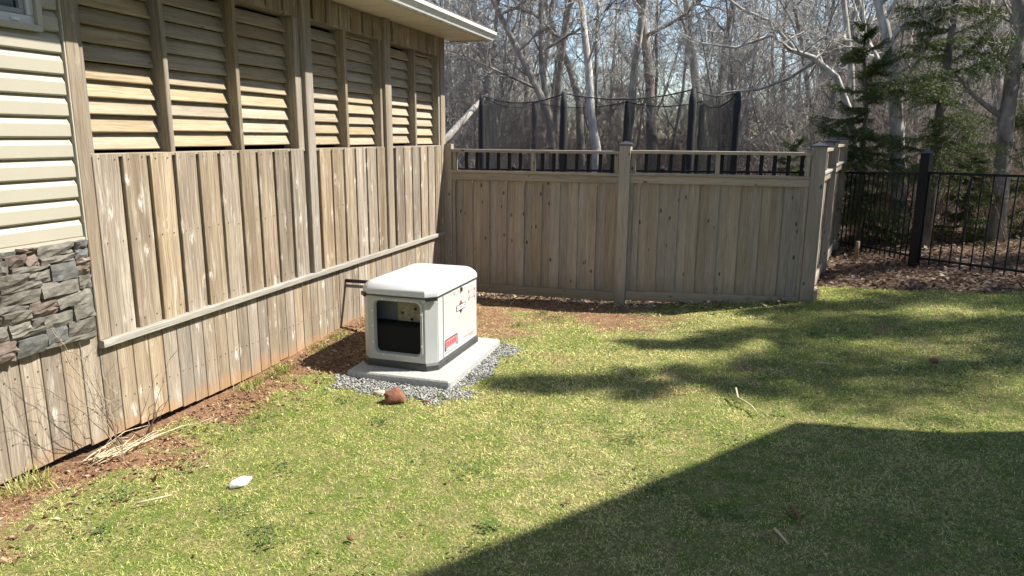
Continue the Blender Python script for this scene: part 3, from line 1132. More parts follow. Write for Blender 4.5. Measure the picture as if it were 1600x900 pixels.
# lid
e = .006
mb = MB()
prof = [(e - .006, .578), (e, .584), (e, .606), (e - .004, .622), (e - .014, .638), (e - .040, .662), (e - .052, .669), (e - .07, .673), (e - .15, .678)]
rings = []
for off, z in prof:
    k = max(.018, c + off * .45)
    rings.append(octagon(-hx - off, hx + off, -hy - off, hy + off, k, z))
mb.loft(rings)
lid = gp_(mb, 'lid', MAT['gen_lid'])
smooth_angle(lid, 32)
mb = MB().loft([octagon(-hx - .004, hx + .004, -hy - .004, hy + .004, c, .567), octagon(-hx - .004, hx + .004, -hy - .004, hy + .004, c, .577)])
gp_(mb, 'lid_seal', MAT['base_plastic'])
for sx in (-1, 1):                                                    # black corner bumpers under the lid
    a, b = Vector((sx * (hx - c + .012), -hy - .010, 0)), Vector((sx * (hx + .008), -hy + c - .012, 0))
    n = Vector((sx, -1, 0)).normalized() * .010
    v = []
    for z in (.556, .584):
        v += [tuple(a + n + Vector((0, 0, z))), tuple(b + n + Vector((0, 0, z))), tuple(b - n * .6 + Vector((0, 0, z))), tuple(a - n * .6 + Vector((0, 0, z)))]
    gp_(MB().add(v, [[3, 2, 1, 0], [4, 5, 6, 7], [0, 1, 5, 4], [1, 2, 6, 5], [2, 3, 7, 6], [3, 0, 4, 7]]), 'corner_bumper', MAT['black_plastic'])
# side door with seams, grip and latch
mb = MB().prism([(-.312 + .006, .066), (.40, .066), (.40, .562), (-.312 + .006, .562)], 'x', hx + .0005, hx + .007)
door = gp_(mb, 'side_door', MAT['gen_body'])
gp_(MB().box(hx + .0004, hx + .0030, -.312, -.307, .066, .562), 'door_seam', MAT['grey_print'])
gp_(MB().box(hx, hx + .004, -.405, -.318, .066, .562), 'corner_strip', MAT['gen_body'])
mb = MB().prism([(-.11, .558), (.19, .558), (.165, .528), (-.085, .528)], 'x', hx + .0072, hx + .0105)
gr = gp_(mb, 'door_grip', MAT['gen_lid'], parent=door)
gp_(MB().prism([(-.095, .5575), (.176, .5575), (.155, .539), (-.075, .539)], 'x', hx + .0106, hx + .0112), 'grip_recess', MAT['gen_frame'], parent=door)
gp_(MB().box(hx + .0108, hx + .020, .028, .052, .533, .566), 'latch', MAT['black_plastic'], parent=door)
# slots in the base
for yy in (-.255, .33):
    gp_(MB().box(hx + .0115, hx + .0135, yy - .012, yy + .012, .012, .034), 'base_slot', MAT['black_plastic'])
# prints on the door: emblem, red notice, rating plate, lines of small type
X1 = hx + .0074


def decal(name, pts, mat, lift=0.):
    return gp_(MB().prism(pts, 'x', X1 + lift, X1 + lift + .0007), name, MAT[mat], parent=door)


ec, ez = .045, .402
em = decal('emblem_diamond', [(ec - .058, ez), (ec, ez - .058), (ec + .058, ez), (ec, ez + .058)], 'black_print')
decal('emblem_red', [(ec - .046, ez + .002), (ec + .046, ez + .002), (ec, ez + .048)], 'red', .0008)
decal('emblem_band_edge', [(ec - .098, ez - .023), (ec + .098, ez - .023), (ec + .098, ez + .023), (ec - .098, ez + .023)], 'black_print', .0016)
decal('emblem_band', [(ec - .090, ez - .017), (ec + .090, ez - .017), (ec + .090, ez + .017), (ec - .090, ez + .017)], 'white_print', .0024)


def text_decal(txt, yc, z, size, mat, lift, w=None):
    cu = bpy.data.curves.new('lettering', 'FONT')
    cu.body = txt
    cu.size = size
    cu.align_x = 'CENTER'
    cu.align_y = 'CENTER'
    cu.extrude = .0002
    t = bpy.data.objects.new('lettering_tmp', cu)
    col.objects.link(t)
    bpy.context.view_layer.update()
    dg = bpy.context.evaluated_depsgraph_get()
    me = bpy.data.meshes.new_from_object(t.evaluated_get(dg))
    bpy.data.objects.remove(t)
    if w:
        xs = [v.co.x for v in me.vertices]
        k = w / (max(xs) - min(xs))
        for v in me.vertices:
            v.co.x *= k
    me.transform(Matrix(((0, 0, 1, X1 + lift), (1, 0, 0, yc), (0, 1, 0, z), (0, 0, 0, 1))))
    obj('lettering', me, MAT[mat], door, GM)


text_decal('BRIGGS&STRATTON', ec, ez, .022, 'black_print', .0036, .165)
# red notice at the top: pale red block with four dark corner marks
ny, nz = .285, .462
decal('notice', [(ny - .062, nz - .030), (ny + .062, nz - .030), (ny + .062, nz + .030), (ny - .062, nz + .030)], 'pink')
for k in range(5):
    decal('notice_line', [(ny - .05, nz - .022 + k * .0105), (ny + .05 - (k % 2) * .012, nz - .022 + k * .0105), (ny + .05 - (k % 2) * .012, nz - .017 + k * .0105), (ny - .05, nz - .017 + k * .0105)], 'white_print', .0008)
for a in (-1, 1):
    for b in (-1, 1):
        yy, zz = ny + a * .066, nz + b * .034
        decal('notice_corner', [(yy - .008, zz - .009), (yy + .008, zz - .009), (yy + .008, zz + .009), (yy - .008, zz + .009)], 'red', .0008)
# rating plate: dark frame, red field with pale strokes, line below
ry, rz = -.163, .150
decal('plate_frame', [(ry - .130, rz - .043), (ry + .130, rz - .043), (ry + .130, rz + .042), (ry + .118, rz + .050), (ry - .118, rz + .050), (ry - .130, rz + .042)], 'black_print')
decal('plate_field', [(ry - .114, rz - .016), (ry + .118, rz - .020), (ry + .118, rz + .040), (ry - .118, rz + .040)], 'pink', .0008)
for k in range(6):
    yy = ry - .092 + k * .036
    decal('plate_mark', [(yy - .010, rz - .008), (yy + .012, rz - .008), (yy + .012, rz + .000), (yy - .002, rz + .004), (yy + .012, rz + .012), (yy + .012, rz + .024), (yy - .010, rz + .024)], 'red', .0016)
decal('plate_strip', [(ry - .100, rz - .039), (ry + .100, rz - .039), (ry + .100, rz - .024), (ry - .100, rz - .024)], 'white_print', .0008)
decal('plate_line', [(ry - .128, rz - .066), (ry + .120, rz - .066), (ry + .120, rz - .053), (ry - .128, rz - .053)], 'grey_print')
decal('type_line', [(.10, .118), (.32, .118), (.32, .127), (.10, .127)], 'pink')
decal('type_line', [(.22, .100), (.32, .100), (.32, .109), (.22, .109)], 'pink')

# pipes from the wall to the generator
p1 = MB().tube([(-.03, -2.405, .572), (.30, -2.405, .573), (.66, -2.405, .575)], .017, 10).build('gas_pipe', MAT['black_plastic'], None, Matrix.Identity(4), True)
tag(p1, 'black pipe running from the board wall into the side of the generator', 'pipe')
p2 = MB().tube([(-.03, -2.412, .525), (.30, -2.412, .526), (.66, -2.412, .528)], .015, 10).build('conduit', MAT['grey_pipe'], None, Matrix.Identity(4), True)
tag(p2, 'grey conduit just below the black pipe, entering the generator side', 'pipe')

# gravel bed
def ico():
    t = (1 + 5 ** .5) / 2
    v = np.array([(-1, t, 0), (1, t, 0), (-1, -t, 0), (1, -t, 0), (0, -1, t), (0, 1, t), (0, -1, -t), (0, 1, -t), (t, 0, -1), (t, 0, 1), (-t, 0, -1), (-t, 0, 1)], float)
    v /= np.linalg.norm(v[0])
    f = np.array([(0, 11, 5), (0, 5, 1), (0, 1, 7), (0, 7, 10), (0, 10, 11), (1, 5, 9), (5, 11, 4), (11, 10, 2), (10, 7, 6), (7, 1, 8), (3, 9, 4), (3, 4, 2), (3, 2, 6), (3, 6, 8), (3, 8, 9), (4, 9, 5), (2, 4, 11), (6, 2, 10), (8, 6, 7), (9, 8, 1)])
    return v, f


def pebbles(n, sampler, size, cols, zoff=0.):
    V0, F0 = ico()
    xy = sampler(n)
    n = len(xy)
    s = RNG.uniform(*size, (n, 1, 1)) * RNG.uniform(.65, 1.25, (n, 1, 3))
    V = V0[None] * s * RNG.uniform(.8, 1.2, (n, 12, 1))
    a = RNG.uniform(0, 6.28, n)
    ca, sa = np.cos(a)[:, None], np.sin(a)[:, None]
    V = np.stack([V[..., 0] * ca - V[..., 1] * sa, V[..., 0] * sa + V[..., 1] * ca, V[..., 2] * .75], -1)
    V[..., 0] += xy[:, :1]
    V[..., 1] += xy[:, 1:2]
    V[..., 2] += (gz(xy[:, 0], xy[:, 1]) + zoff + RNG.uniform(-.002, .012, n))[:, None]
    F = (F0[None] + (np.arange(n) * 12)[:, None, None]).reshape(-1, 3)
    me = np_mesh('gravel', V.reshape(-1, 3), F)
    k = RNG.integers(0, len(cols), n)
    cc = np.array(cols)[k] * RNG.uniform(.7, 1.25, (n, 1))
    set_tint(me, np.repeat(cc, 12, 0))
    return me


def gravel_xy(n):
    P = np.c_[RNG.uniform(.36, 1.75, n * 3), RNG.uniform(-3.95, -2.05, n * 3)]
    x, y = P[:, 0], P[:, 1]
    nz = fbm(x, y, 5., 3, 31) - .5
    dx = np.maximum(np.maximum(px0 - x, x - px1), 0)
    dy = np.maximum(np.maximum(py0 - y, y - py1), 0)
    lim = np.where(y < py0, .225, .15) - np.where(x < px0, .13, 0) - np.where(y > py1 - .05, .14, 0)
    inside = (x > px0 + .02) & (x < px1 - .02) & (y > py0 + .02) & (y < py1 - .02)
    dd = np.hypot(dx, dy)
    ok = (dd < lim + nz * .26 + RNG.exponential(.016, len(x))) & ~inside
    return P[ok][:n]


go = obj('gravel', pebbles(7600, gravel_xy, (.0045, .0105), [(.27, .265, .255), (.36, .355, .34), (.18, .178, .17), (.45, .435, .41), (.30, .28, .255)], .004), MAT['pebbles'])
tag(go, 'loose grey gravel bed around the concrete slab', 'gravel', kind='stuff')

# red rock, white stone
def lump(name, loc, r, mat, seed, sub=3, flat=1., rot=0., rough=.35):
    import bmesh
    bm = bmesh.new()
    bmesh.ops.create_icosphere(bm, subdivisions=sub, radius=1.)
    for v in bm.verts:
        q = v.co.copy()
        k = 1 + rough * (mnoise.noise(q * 1.3 + Vector((seed, 0, 0))) + .4 * mnoise.noise(q * 3.1 + Vector((0, seed, 0))))
        d_ = q * k
        for pl in ((.8, .3, .5), (-.6, .5, .6), (.2, -.9, .3), (-.3, -.4, .85), (.5, .7, -.2)):   # chipped flats
            n = Vector(pl).normalized()
            t = d_.dot(n) - .82
            if t > 0:
                d_ -= n * t * .85
        v.co = Vector((d_.x * r[0], d_.y * r[1], d_.z * r[2] * flat))
    me = bpy.data.meshes.new(name)
    bm.to_mesh(me)
    bm.free()
    o = obj(name, me, mat, None, Matrix.Translation(loc) @ Matrix.Rotation(rot, 4, 'Z'))
    smooth_angle(o, 30)
    return o


tag(lump('red_rock', (1.16, -3.80, g1(1.16, -3.8) + .045), (.076, .058, .060), MAT['red_rock'], 3.1, rot=.4), 'rusty red rock resting on the gravel in front of the slab', 'rock')
tag(lump('white_stone', (1.0, -5.27, g1(1.0, -5.27) + .022), (.030, .060, .026), MAT['white_lump'], 8.2, rot=-.55, rough=.3), 'smooth white stone half sunk in the grass', 'stone')
tag(lump('buff_stone', (.99, -3.70, g1(.99, -3.7) + .015), (.045, .03, .02), plain_mat('buff stone', (.48, .42, .31), .9, nscale=30., namt=.2), 5.5, sub=2), 'small buff stone chip lying on the gravel beside the red rock', 'stone')

# ---------------------------------------------------------------- trampoline behind the fence
TC = Vector((1.06, 5.69, 0))
TR = 2.45
tramp = empty('trampoline', (TC.x, TC.y, g1(TC.x, TC.y)))
tag(tramp, 'trampoline with black padded poles and safety net behind the board fence', 'trampoline')
ANG = [-155, -98.4, -49.5, -22.2, 50.2, 91.5, 141.4]
TOP = [2.62, 2.57, 2.64, 2.63, 2.63, 2.66, 2.62]
tz = g1(TC.x, TC.y)


def circ(a, r, z):
    return Vector((TC.x + r * math.cos(a), TC.y + r * math.sin(a), z))


for a, zt2 in zip(ANG, TOP):
    t = math.radians(a)
    pts = [circ(t, TR, tz - .05), circ(t, TR, .95), circ(t, TR, 1.8), circ(t, TR - .01, zt2)]
    pole = MB().tube([circ(t, TR, tz - .05), circ(t, TR, .95)], .022, 8).build('pole', MAT['black_metal'], tramp)
    r = .060
    sl = [circ(t, TR, .95 + (zt2 - .95) * k / 8) for k in range(9)]
    MB().tube(sl, [r * (1 + jit(.12)) for k in range(8)] + [r * .6], 9).build('foam_sleeve', MAT['foam_black'], tramp, smooth=True)
ring = [circ(2 * math.pi * k / 48, TR - .08, .90) for k in range(49)]
MB().tube(ring, .03, 6).build('frame_ring', MAT['black_metal'], tramp)
MB().add([circ(2 * math.pi * k / 48, TR - .30, .885) for k in range(48)] + [circ(2 * math.pi * k / 48, TR - .30, .875) for k in range(48)],
         [list(range(48)), list(range(48, 96))[::-1]] + [[k, (k + 1) % 48, 48 + (k + 1) % 48, 48 + k] for k in range(48)]).build('mat', MAT['black_plastic'], tramp)
for k in range(6):
    t = 2 * math.pi * (k + .3) / 6
    MB().tube([circ(t, TR - .08, .88), circ(t, TR - .08, tz + .03)], .022, 6).build('leg', MAT['black_metal'], tramp)
order = sorted(range(7), key=lambda i: ANG[i])
for i in range(7):
    a, b = order[i], order[(i + 1) % 7]
    A0, A1 = math.radians(ANG[a]), math.radians(ANG[b])
    if A1 < A0:
        A1 += 2 * math.pi
    r_in = TR - .03
    rope = []
    for k in range(13):
        u = k / 12
        q = circ(A0, r_in, TOP[a] - .02).lerp(circ(A1, r_in, TOP[b] - .02), u)
        q.z -= .17 * (A1 - A0) * 4 * u * (1 - u) * .8
        rope.append(q)
    MB().tube(rope, .011, 5).build('net_rope', MAT['foam_black'], tramp)
    # diamond netting hung from the rope
    chord = (rope[-1] - rope[0]).length
    nn = int(chord / .05)
    P0, P1 = [], []

    def at(u, v):
        f = min(max(u, 0), 1) * 12
        j = min(int(f), 11)
        q = rope[j].lerp(rope[j + 1], f - j)
        return Vector((q.x, q.y, .92 + (q.z - .92) * v))
    rows = 30
    for j in range(-nn, nn + 1):
        for rr in range(rows):
            for sg in (1, -1):
                ua = (j + sg * rr) / nn if sg > 0 else (nn - j - rr) / nn
                ub = (j + sg * (rr + 1)) / nn if sg > 0 else (nn - j - rr - 1) / nn
                if 0 <= ua <= 1 and 0 <= ub <= 1:
                    P0.append(at(ua, rr / rows))
                    P1.append(at(ub, (rr + 1) / rows))
    P0, P1 = np.array(P0), np.array(P1)
    dd = P1 - P0
    wv = np.cross(dd, np.array([0.29, -.95, 0]))
    wv /= np.linalg.norm(wv, axis=1)[:, None] + 1e-9
    wv *= .0026
    nv = np.array([0.29, -.95, 0]) * .0026
    n = len(P0)
    V = np.stack([P0 - wv, P0 + wv, P0 + nv, P1 - wv, P1 + wv, P1 + nv], 1).reshape(-1, 3) - np.array(WORLD['trampoline'].translation)
    F = np.array([(0, 1, 4, 3), (1, 2, 5, 4), (2, 0, 3, 5)])[None] + (np.arange(n) * 6)[:, None, None]
    no = obj('net', np_mesh('net', V, F.reshape(-1, 4)), MAT['net'], tramp, WORLD['trampoline'])

# ---------------------------------------------------------------- trees
def segs_mesh(name, S, sides=3):
    """many separate tapered prisms: S rows (x0 y0 z0 x1 y1 z1 r0 r1)"""
    S = np.asarray(S, float)
    A, B = S[:, :3], S[:, 3:6]
    d = B - A
    d /= np.linalg.norm(d, axis=1)[:, None] + 1e-9
    up = np.where(np.abs(d[:, 2:3]) > .9, np.array([[1., 0, 0]]), np.array([[0, 0, 1.]]))
    a = np.cross(d, up)
    a /= np.linalg.norm(a, axis=1)[:, None] + 1e-9
    b = np.cross(d, a)
    n = len(S)
    V = np.empty((n, 2 * sides, 3))
    for k in range(sides):
        t = 2 * math.pi * k / sides
        o = a * math.cos(t) + b * math.sin(t)
        V[:, k] = A + o * S[:, 6:7]
        V[:, sides + k] = B + o * S[:, 7:8]
    F = np.array([(k, (k + 1) % sides, sides + (k + 1) % sides, sides + k) for k in range(sides)])
    F = (F[None] + (np.arange(n) * 2 * sides)[:, None, None]).reshape(-1, 4)
    return np_mesh(name, V.reshape(-1, 3), F, True)


def rvec(rnd, s=1.):
    return Vector((rnd.gauss(0, s), rnd.gauss(0, s), rnd.gauss(0, s)))


def grow(rnd, start, direc, L, r, depth, out, trop=.06, wob=.13, nseg=None):
    """a branch polyline and its side branches; out[0] thick segments, out[1] twigs"""
    n = nseg or max(3, int(L / (.28 if depth > 1 else .16)))
    n = min(n, 9)
    q = Vector(start)
    d_ = Vector(direc).normalized()
    step = L / n
    pts = [q.copy()]
    for k in range(n):
        d_ = (d_ + rvec(rnd, wob) + Vector((0, 0, trop))).normalized()
        q = q + d_ * step
        pts.append(q.copy())
    rad = [max(.0042, r * (1 - .82 * k / n)) for k in range(n + 1)]
    tgt = out[0] if depth >= 2 else out[1]
    for k in range(n):
        tgt.append((*pts[k], *pts[k + 1], rad[k], rad[k + 1]))
    if depth > 0:
        m = {3: 8, 2: 7, 1: 3}[depth]
        m = max(2, int(m * min(1.6, .5 + L * .5)))
        for j in range(m):
            u = rnd.uniform(.22, 1.)
            f = u * n
            k = min(int(f), n - 1)
            base = pts[k].lerp(pts[k + 1], f - k)
            dd = (pts[k + 1] - pts[k]).normalized()
            side = dd.cross(rvec(rnd)).normalized()
            ang = rnd.uniform(.45, 1.0)
            nd = dd * math.cos(ang) + side * math.sin(ang)
            grow(rnd, base, nd, L * rnd.uniform(.3, .55) * (1 - .35 * u), max(.0048, rad[k] * rnd.uniform(.45, .65)), depth - 1, out, trop, wob * 1.15)


def bare_tree_meshes(seed, H, r0, lean=(0, 0), trunk=None, first=.25, nl=15, spread=1., stems=1):
    rnd = random.Random(seed)
    mb = MB()
    out = ([], [])
    for st in range(stems):
        if trunk:
            pts = [Vector(q) for q in trunk]
        else:
            q = Vector((jit(.05), jit(.05), -.25))
            d_ = Vector((lean[0] + (rnd.uniform(-.28, .28) if stems > 1 else 0), lean[1] + (rnd.uniform(-.2, .2) if stems > 1 else 0), 1)).normalized()
            pts = [q]
            n = 11
            for k in range(n):
                d_ = (d_ + Vector((rnd.gauss(0, .055), rnd.gauss(0, .055), .035))).normalized()
                q = q + d_ * ((H + .25) / n)
                pts.append(q)
        n = len(pts) - 1
        rr = r0 * (1 if st == 0 else rnd.uniform(.55, .85))
        rad = [rr * ((1 - .85 * k / n) if k else 1.25) for k in range(n + 1)]
        mb.tube(pts, rad, 8)
        for j in range(nl if st == 0 else int(nl * .6)):
            u = first + (1 - first) * (j + rnd.random()) / nl
            u = min(u, .99)
            f = u * n
            k = min(int(f), n - 1)
            base = pts[k].lerp(pts[k + 1], f - k)
            az = rnd.uniform(0, 6.283)
            el = rnd.uniform(.25, 1.0)
            nd = Vector((math.cos(az) * math.cos(el), math.sin(az) * math.cos(el), math.sin(el)))
            grow(rnd, base, nd, H * rnd.uniform(.16, .36) * spread * (1.1 - .6 * u), rad[k] * rnd.uniform(.32, .58), 3 if u < .8 else 2, out)
    tm = mb.mesh('trunk', True)
    lm = segs_mesh('limbs', out[0], 4)
    cm = segs_mesh('crown', out[1], 3)
    return tm, lm, cm


def place_tree(name, meshes, loc, rot, sc, bark, twig, label, group=None):
    M = Matrix.Translation(loc) @ Matrix.Rotation(rot, 4, 'Z') @ Matrix.Scale(sc, 4)
    t = bpy.data.objects.new(name, None)
    link(t, None, M)
    tag(t, label, 'tree', group)
    tr = obj('trunk', meshes[0], bark, t, M)
    obj('limbs', meshes[1], bark, tr, M)['kind'] = 'stuff'
    obj('crown', meshes[2], twig, t, M)['kind'] = 'stuff'
    return t


def extend_up(pts, H, rnd):
    """carry a drawn trunk on upwards beyond the top of the picture"""
    pts = [Vector(q) for q in pts]
    d_ = (pts[0] - pts[1]).normalized()
    q = pts[0].copy()
    while q.z < H:
        d_ = (d_ + Vector((rnd.gauss(0, .06), rnd.gauss(0, .06), .10))).normalized()
        q = q + d_ * .8
        pts.insert(0, q.copy())
    pts = pts[::-1]
    b = pts[0]
    pts[0] = Vector((b.x, b.y, g1(b.x, b.y) - .15))
    o = Vector((pts[0].x, pts[0].y, g1(b.x, b.y)))
    return o, [p - o for p in pts]


NEAR = [
    ('kinked pale trunk behind the left end of the trampoline', [[-2.86, 8.82, 5.04], [-2.65, 8.69, 4.15], [-2.4, 8.6, 3.41], [-2.26, 8.45, 2.52], [-2.1, 8.35, 1.85], [-2.03, 7.99, .14]], .14, 9.5, 'g'),
    ('slender pale trunk nearest to the end of the house gutter', [[-4.12, 11.77, 5.59], [-4.11, 11.5, 4.37], [-4.06, 11.25, 3.15], [-4.05, 10.9, 1.57], [-3.93, 10.55, -.17]], .11, 10., 'g'),
    ('stem leaning left towards the gutter from the middle of the trampoline net', [[-2.06, 7.96, 4.86], [-1.59, 7.92, 4.02], [-1.2, 7.88, 3.32], [-.89, 7.85, 2.77], [-.61, 7.78, 2.07], [-.36, 7.49, .39]], .095, 8., 'b'),
    ('upright stem beside the left leaning one behind the trampoline net', [[-1.11, 8.58, 4.92], [-1.0, 8.3, 3.5], [-.72, 8.0, 2.21], [-.30, 7.52, .39]], .085, 8.5, 'b'),
    ('straight bright trunk rising above the first fence bay', [[.05, 7.49, 4.68], [.18, 7.36, 3.9], [.3, 7.25, 3.24], [.41, 7.08, 2.33], [.56, 6.98, 1.67], [.68, 6.73, .36]], .10, 9.5, 'g'),
    ('curved grey trunk bending right behind the second net pole', [[-1.77, 11.38, 5.42], [-1.41, 11.27, 4.43], [-1.0, 11.23, 3.68], [-.7, 11.12, 2.77], [-.42, 10.58, -.05]], .105, 11., 'g'),
    ('stout dark trunk behind the middle fence post', [[.8, 11.05, 5.25], [.99, 10.9, 4.31], [1.16, 10.75, 3.37], [1.27, 10.57, 2.43], [1.46, 10.11, .07]], .135, 11., 'b'),
    ('leaning grey trunk behind the right half of the trampoline net', [[1.83, 12.48, 5.45], [2.03, 12.32, 4.45], [2.19, 12.15, 3.46], [2.48, 11.94, 2.13], [2.82, 11.57, -.02]], .13, 11., 'g'),
    ('pale grey trunk behind the spruce beside the wooden corner post', [[5.37, 5.24, 4.06], [5.5, 5.19, 3.66], [5.63, 5.12, 3.16], [5.73, 5.01, 2.56], [5.82, 4.89, 1.85], [5.89, 4.73, 1.05], [5.98, 4.55, .1]], .125, 9., 'g'),
    ('thick forking grey trunk behind the picket fence at the right edge', [[7.35, 5.29, 3.98], [7.37, 5.17, 3.41], [7.33, 5.03, 2.83], [7.29, 4.87, 2.16], [7.28, 4.71, 1.48], [7.26, 4.56, .81], [7.25, 4.47, .43]], .135, 9., 'b'),
    ('grey trunk standing further back left of the thick forking one', [[8.53, 11.2, 4.93], [8.75, 11.02, 3.82], [8.88, 10.81, 2.7], [8.9, 10.6, 1.72], [8.93, 10.33, .46]], .15, 10., 'b'),
]
for i, (lab, pts, r, H, kind) in enumerate(NEAR):
    o, P = extend_up(pts, H, random.Random(i + 50))
    ms = bare_tree_meshes(100 + i, H, r, trunk=P, first=.22, nl=16)
    place_tree('bare_tree', ms, o, 0, 1., MAT['bark_grey' if kind == 'g' else 'bark_brown'], MAT['twig_grey' if kind == 'g' else 'twig_brown'], 'bare tree: ' + lab)

# the tree whose long pale limbs sweep left above the fence
limb = [[5.60, 5.79, -.1], [5.5, 6.02, 1.0], [5.3, 6.1, 2.2], [4.95, 6.05, 2.95], [4.53, 5.87, 3.26], [4.14, 5.78, 3.39], [3.81, 5.74, 3.64], [3.23, 5.51, 3.42], [2.6, 5.4, 3.5]]
o = Vector((5.6, 5.79, g1(5.6, 5.79)))
P = [Vector(q) - o for q in limb]
ms = list(bare_tree_meshes(333, 6., .085, trunk=P, first=.42, nl=16, spread=.8))
mb = MB()
rnd = random.Random(5)
mb.tube([Vector(q) - o for q in ([5.28, 6.1, 2.25], [5.2, 6.3, 3.2], [5.0, 6.5, 4.3], [4.7, 6.6, 5.6], [4.6, 6.7, 7.0])], [.06, .055, .045, .035, .015], 7)
mb.tube([Vector(q) - o for q in ([4.6, 5.9, 3.22], [4.2, 6.1, 2.95], [3.7, 6.1, 2.75], [3.1, 6.0, 2.70], [2.4, 5.9, 2.35])], [.035, .03, .025, .018, .008], 6)
mb.tube([Vector(q) - o for q in ([4.2, 5.8, 3.4], [3.8, 6.0, 3.9], [3.3, 6.2, 4.15], [2.7, 6.2, 4.6], [2.0, 6.3, 5.0])], [.035, .03, .025, .018, .008], 6)
t = place_tree('bare_tree', ms, o, 0, 1., MAT['bark_grey'], MAT['twig_grey'], 'bare tree: crooked pale limbs sweeping left above the second fence bay')
obj('limbs', mb.mesh('limbs', True), MAT['bark_grey'], t, Matrix.Translation(o))
# fallen trunk propped between trees, left of the trampoline
fl = MB().tube([(-2.35, 4.1, 1.35), (-1.85, 4.69, 1.85), (-1.8, 5.31, 2.16), (-1.78, 5.91, 2.42), (-1.80, 6.5, 2.62), (-1.9, 7.1, 2.75)], [.075, .07, .065, .06, .05, .035], 8).build('leaning_log', MAT['bark_grey'], None, Matrix.Identity(4), True)
tag(fl, 'pale log leaning up to the right between the house corner and the trampoline', 'log')

# the wood behind: a few growth forms, each tree its own object
VAR = []
for i in range(9):
    H = [8.5, 9.5, 7.5, 10.5, 8., 9., 6.5, 11., 7.][i]
    VAR.append(bare_tree_meshes(500 + i, H, [.055, .075, .045, .09, .055, .065, .04, .10, .045][i], lean=(jit(.14), jit(.10)), first=[.2, .3, .12, .3, .15, .2, .08, .35, .1][i],
                                nl=[15, 15, 16, 15, 17, 14, 16, 15, 15][i], stems=[1, 1, 2, 1, 2, 1, 3, 1, 2][i]))
fwx, fwy, rtx, rty = -.2913, .9566, .9562, .2927
rw = random.Random(77)
spots = []
LAB = {0: 'thin bare tree standing in the wood just behind the trampoline',
       1: 'slim bare tree in the middle depth of the wood',
       2: 'bare tree far back in the wood against the sky'}
tries = 0
while len(spots) < 80 and tries < 6000:
    tries += 1
    band = 0 if len(spots) < 26 else (1 if len(spots) < 60 else 2)
    dmin, dmax = [(16.2, 19.5), (19.5, 28), (28, 46)][band]
    dd = rw.uniform(dmin, dmax)
    u = rw.uniform(660, 1640)
    la = (u - 800) / 1120 * dd
    x, y = 3.34 + fwx * dd + rtx * la, -8.15 + fwy * dd + rty * la
    if (x - TC.x) ** 2 + (y - TC.y) ** 2 < 3.2 ** 2:
        continue
    if any((x - a) ** 2 + (y - b) ** 2 < (.55 + .02 * dd) ** 2 for a, b, _ in spots):
        continue
    if u > 1430 and (dd > 20 and rw.random() < .72):
        continue
    spots.append((x, y, band))
for i, (x, y, band) in enumerate(spots):
    v = VAR[rw.randrange(9)]
    kind = rw.random() < .55
    place_tree('bare_tree', v, (x, y, g1(x, y)), rw.uniform(0, 6.28), rw.uniform(.8, 1.25), MAT['bark_grey' if kind and band < 2 else 'bark_brown'], MAT['twig_far' if band == 2 else ('twig_grey' if kind else 'twig_brown')],
               LAB[band], ['slim trees behind the trampoline', 'trees in the middle of the wood', 'trees at the back of the wood'][band])

# brush: shoots and twigs between the trunks
def brush(n, dr, hr, seed, urange=(650, 1650), ymin=4.6, rk=1.):
    rg = np.random.default_rng(seed)
    dd = rg.uniform(*dr, n)
    u = rg.uniform(*urange, n)
    la = (u - 800) / 1120 * dd
    x, y = 3.34 + fwx * dd + rtx * la, -8.15 + fwy * dd + rty * la
    ok = ((x - TC.x) ** 2 + (y - TC.y) ** 2 > 2.9 ** 2) & (y > ymin)
    x, y = x[ok], y[ok]
    n = len(x)
    base = np.c_[x, y, gz(x, y) - .05]
    h = rg.uniform(*hr, n)
    d = np.c_[rg.normal(0, .35, (n, 2)), np.ones(n)]
    d /= np.linalg.norm(d, axis=1)[:, None]
    S = []
    p = base
    r = rg.uniform(.004, .010, n) * rk
    for k in range(5):
        d = d + np.c_[rg.normal(0, .16, (n, 2)), rg.normal(0, .05, n)]
        d /= np.linalg.norm(d, axis=1)[:, None]
        q = p + d * (h / 5)[:, None]
        S.append(np.c_[p, q, r * (1 - .17 * k), r * (1 - .17 * (k + 1))])
        for _ in range(3):
            t = rg.uniform(0, 1, (n, 1))
            b = p * (1 - t) + q * t
            e_ = d + rg.normal(0, .75, (n, 3))
            e_ /= np.linalg.norm(e_, axis=1)[:, None]
            m = b + e_ * (h * rg.uniform(.08, .22, n))[:, None]
            S.append(np.c_[b, m, r * .4, r * .25])
            e2 = e_ + rg.normal(0, .5, (n, 3))
            e2 /= np.linalg.norm(e2, axis=1)[:, None]
            S.append(np.c_[m, m + e2 * (h * rg.uniform(.06, .16, n))[:, None], r * .25, r * .15])
        p = q
    return segs_mesh('brush', np.concatenate(S), 3)


o = obj('brush', brush(1300, (13.5, 22), (1.2, 4.0), 1, rk=1.3), MAT['twig_brown'])
tag(o, 'tangled reddish brown shoots and twigs filling the wood behind the fence', 'brush', kind='stuff')
o = obj('brush', brush(260, (10.6, 14.5), (.5, 2.3), 3, (1335, 1650), 3.0), MAT['brown_twig'])
tag(o, 'dark dead stems and low twigs among the spruces behind the black fence', 'brush', kind='stuff')
o = obj('brush', brush(1000, (20, 34), (1.4, 4.2), 2, rk=2.4), MAT['twig_far'])
tag(o, 'grey haze of fine branches deep in the wood', 'brush', kind='stuff')


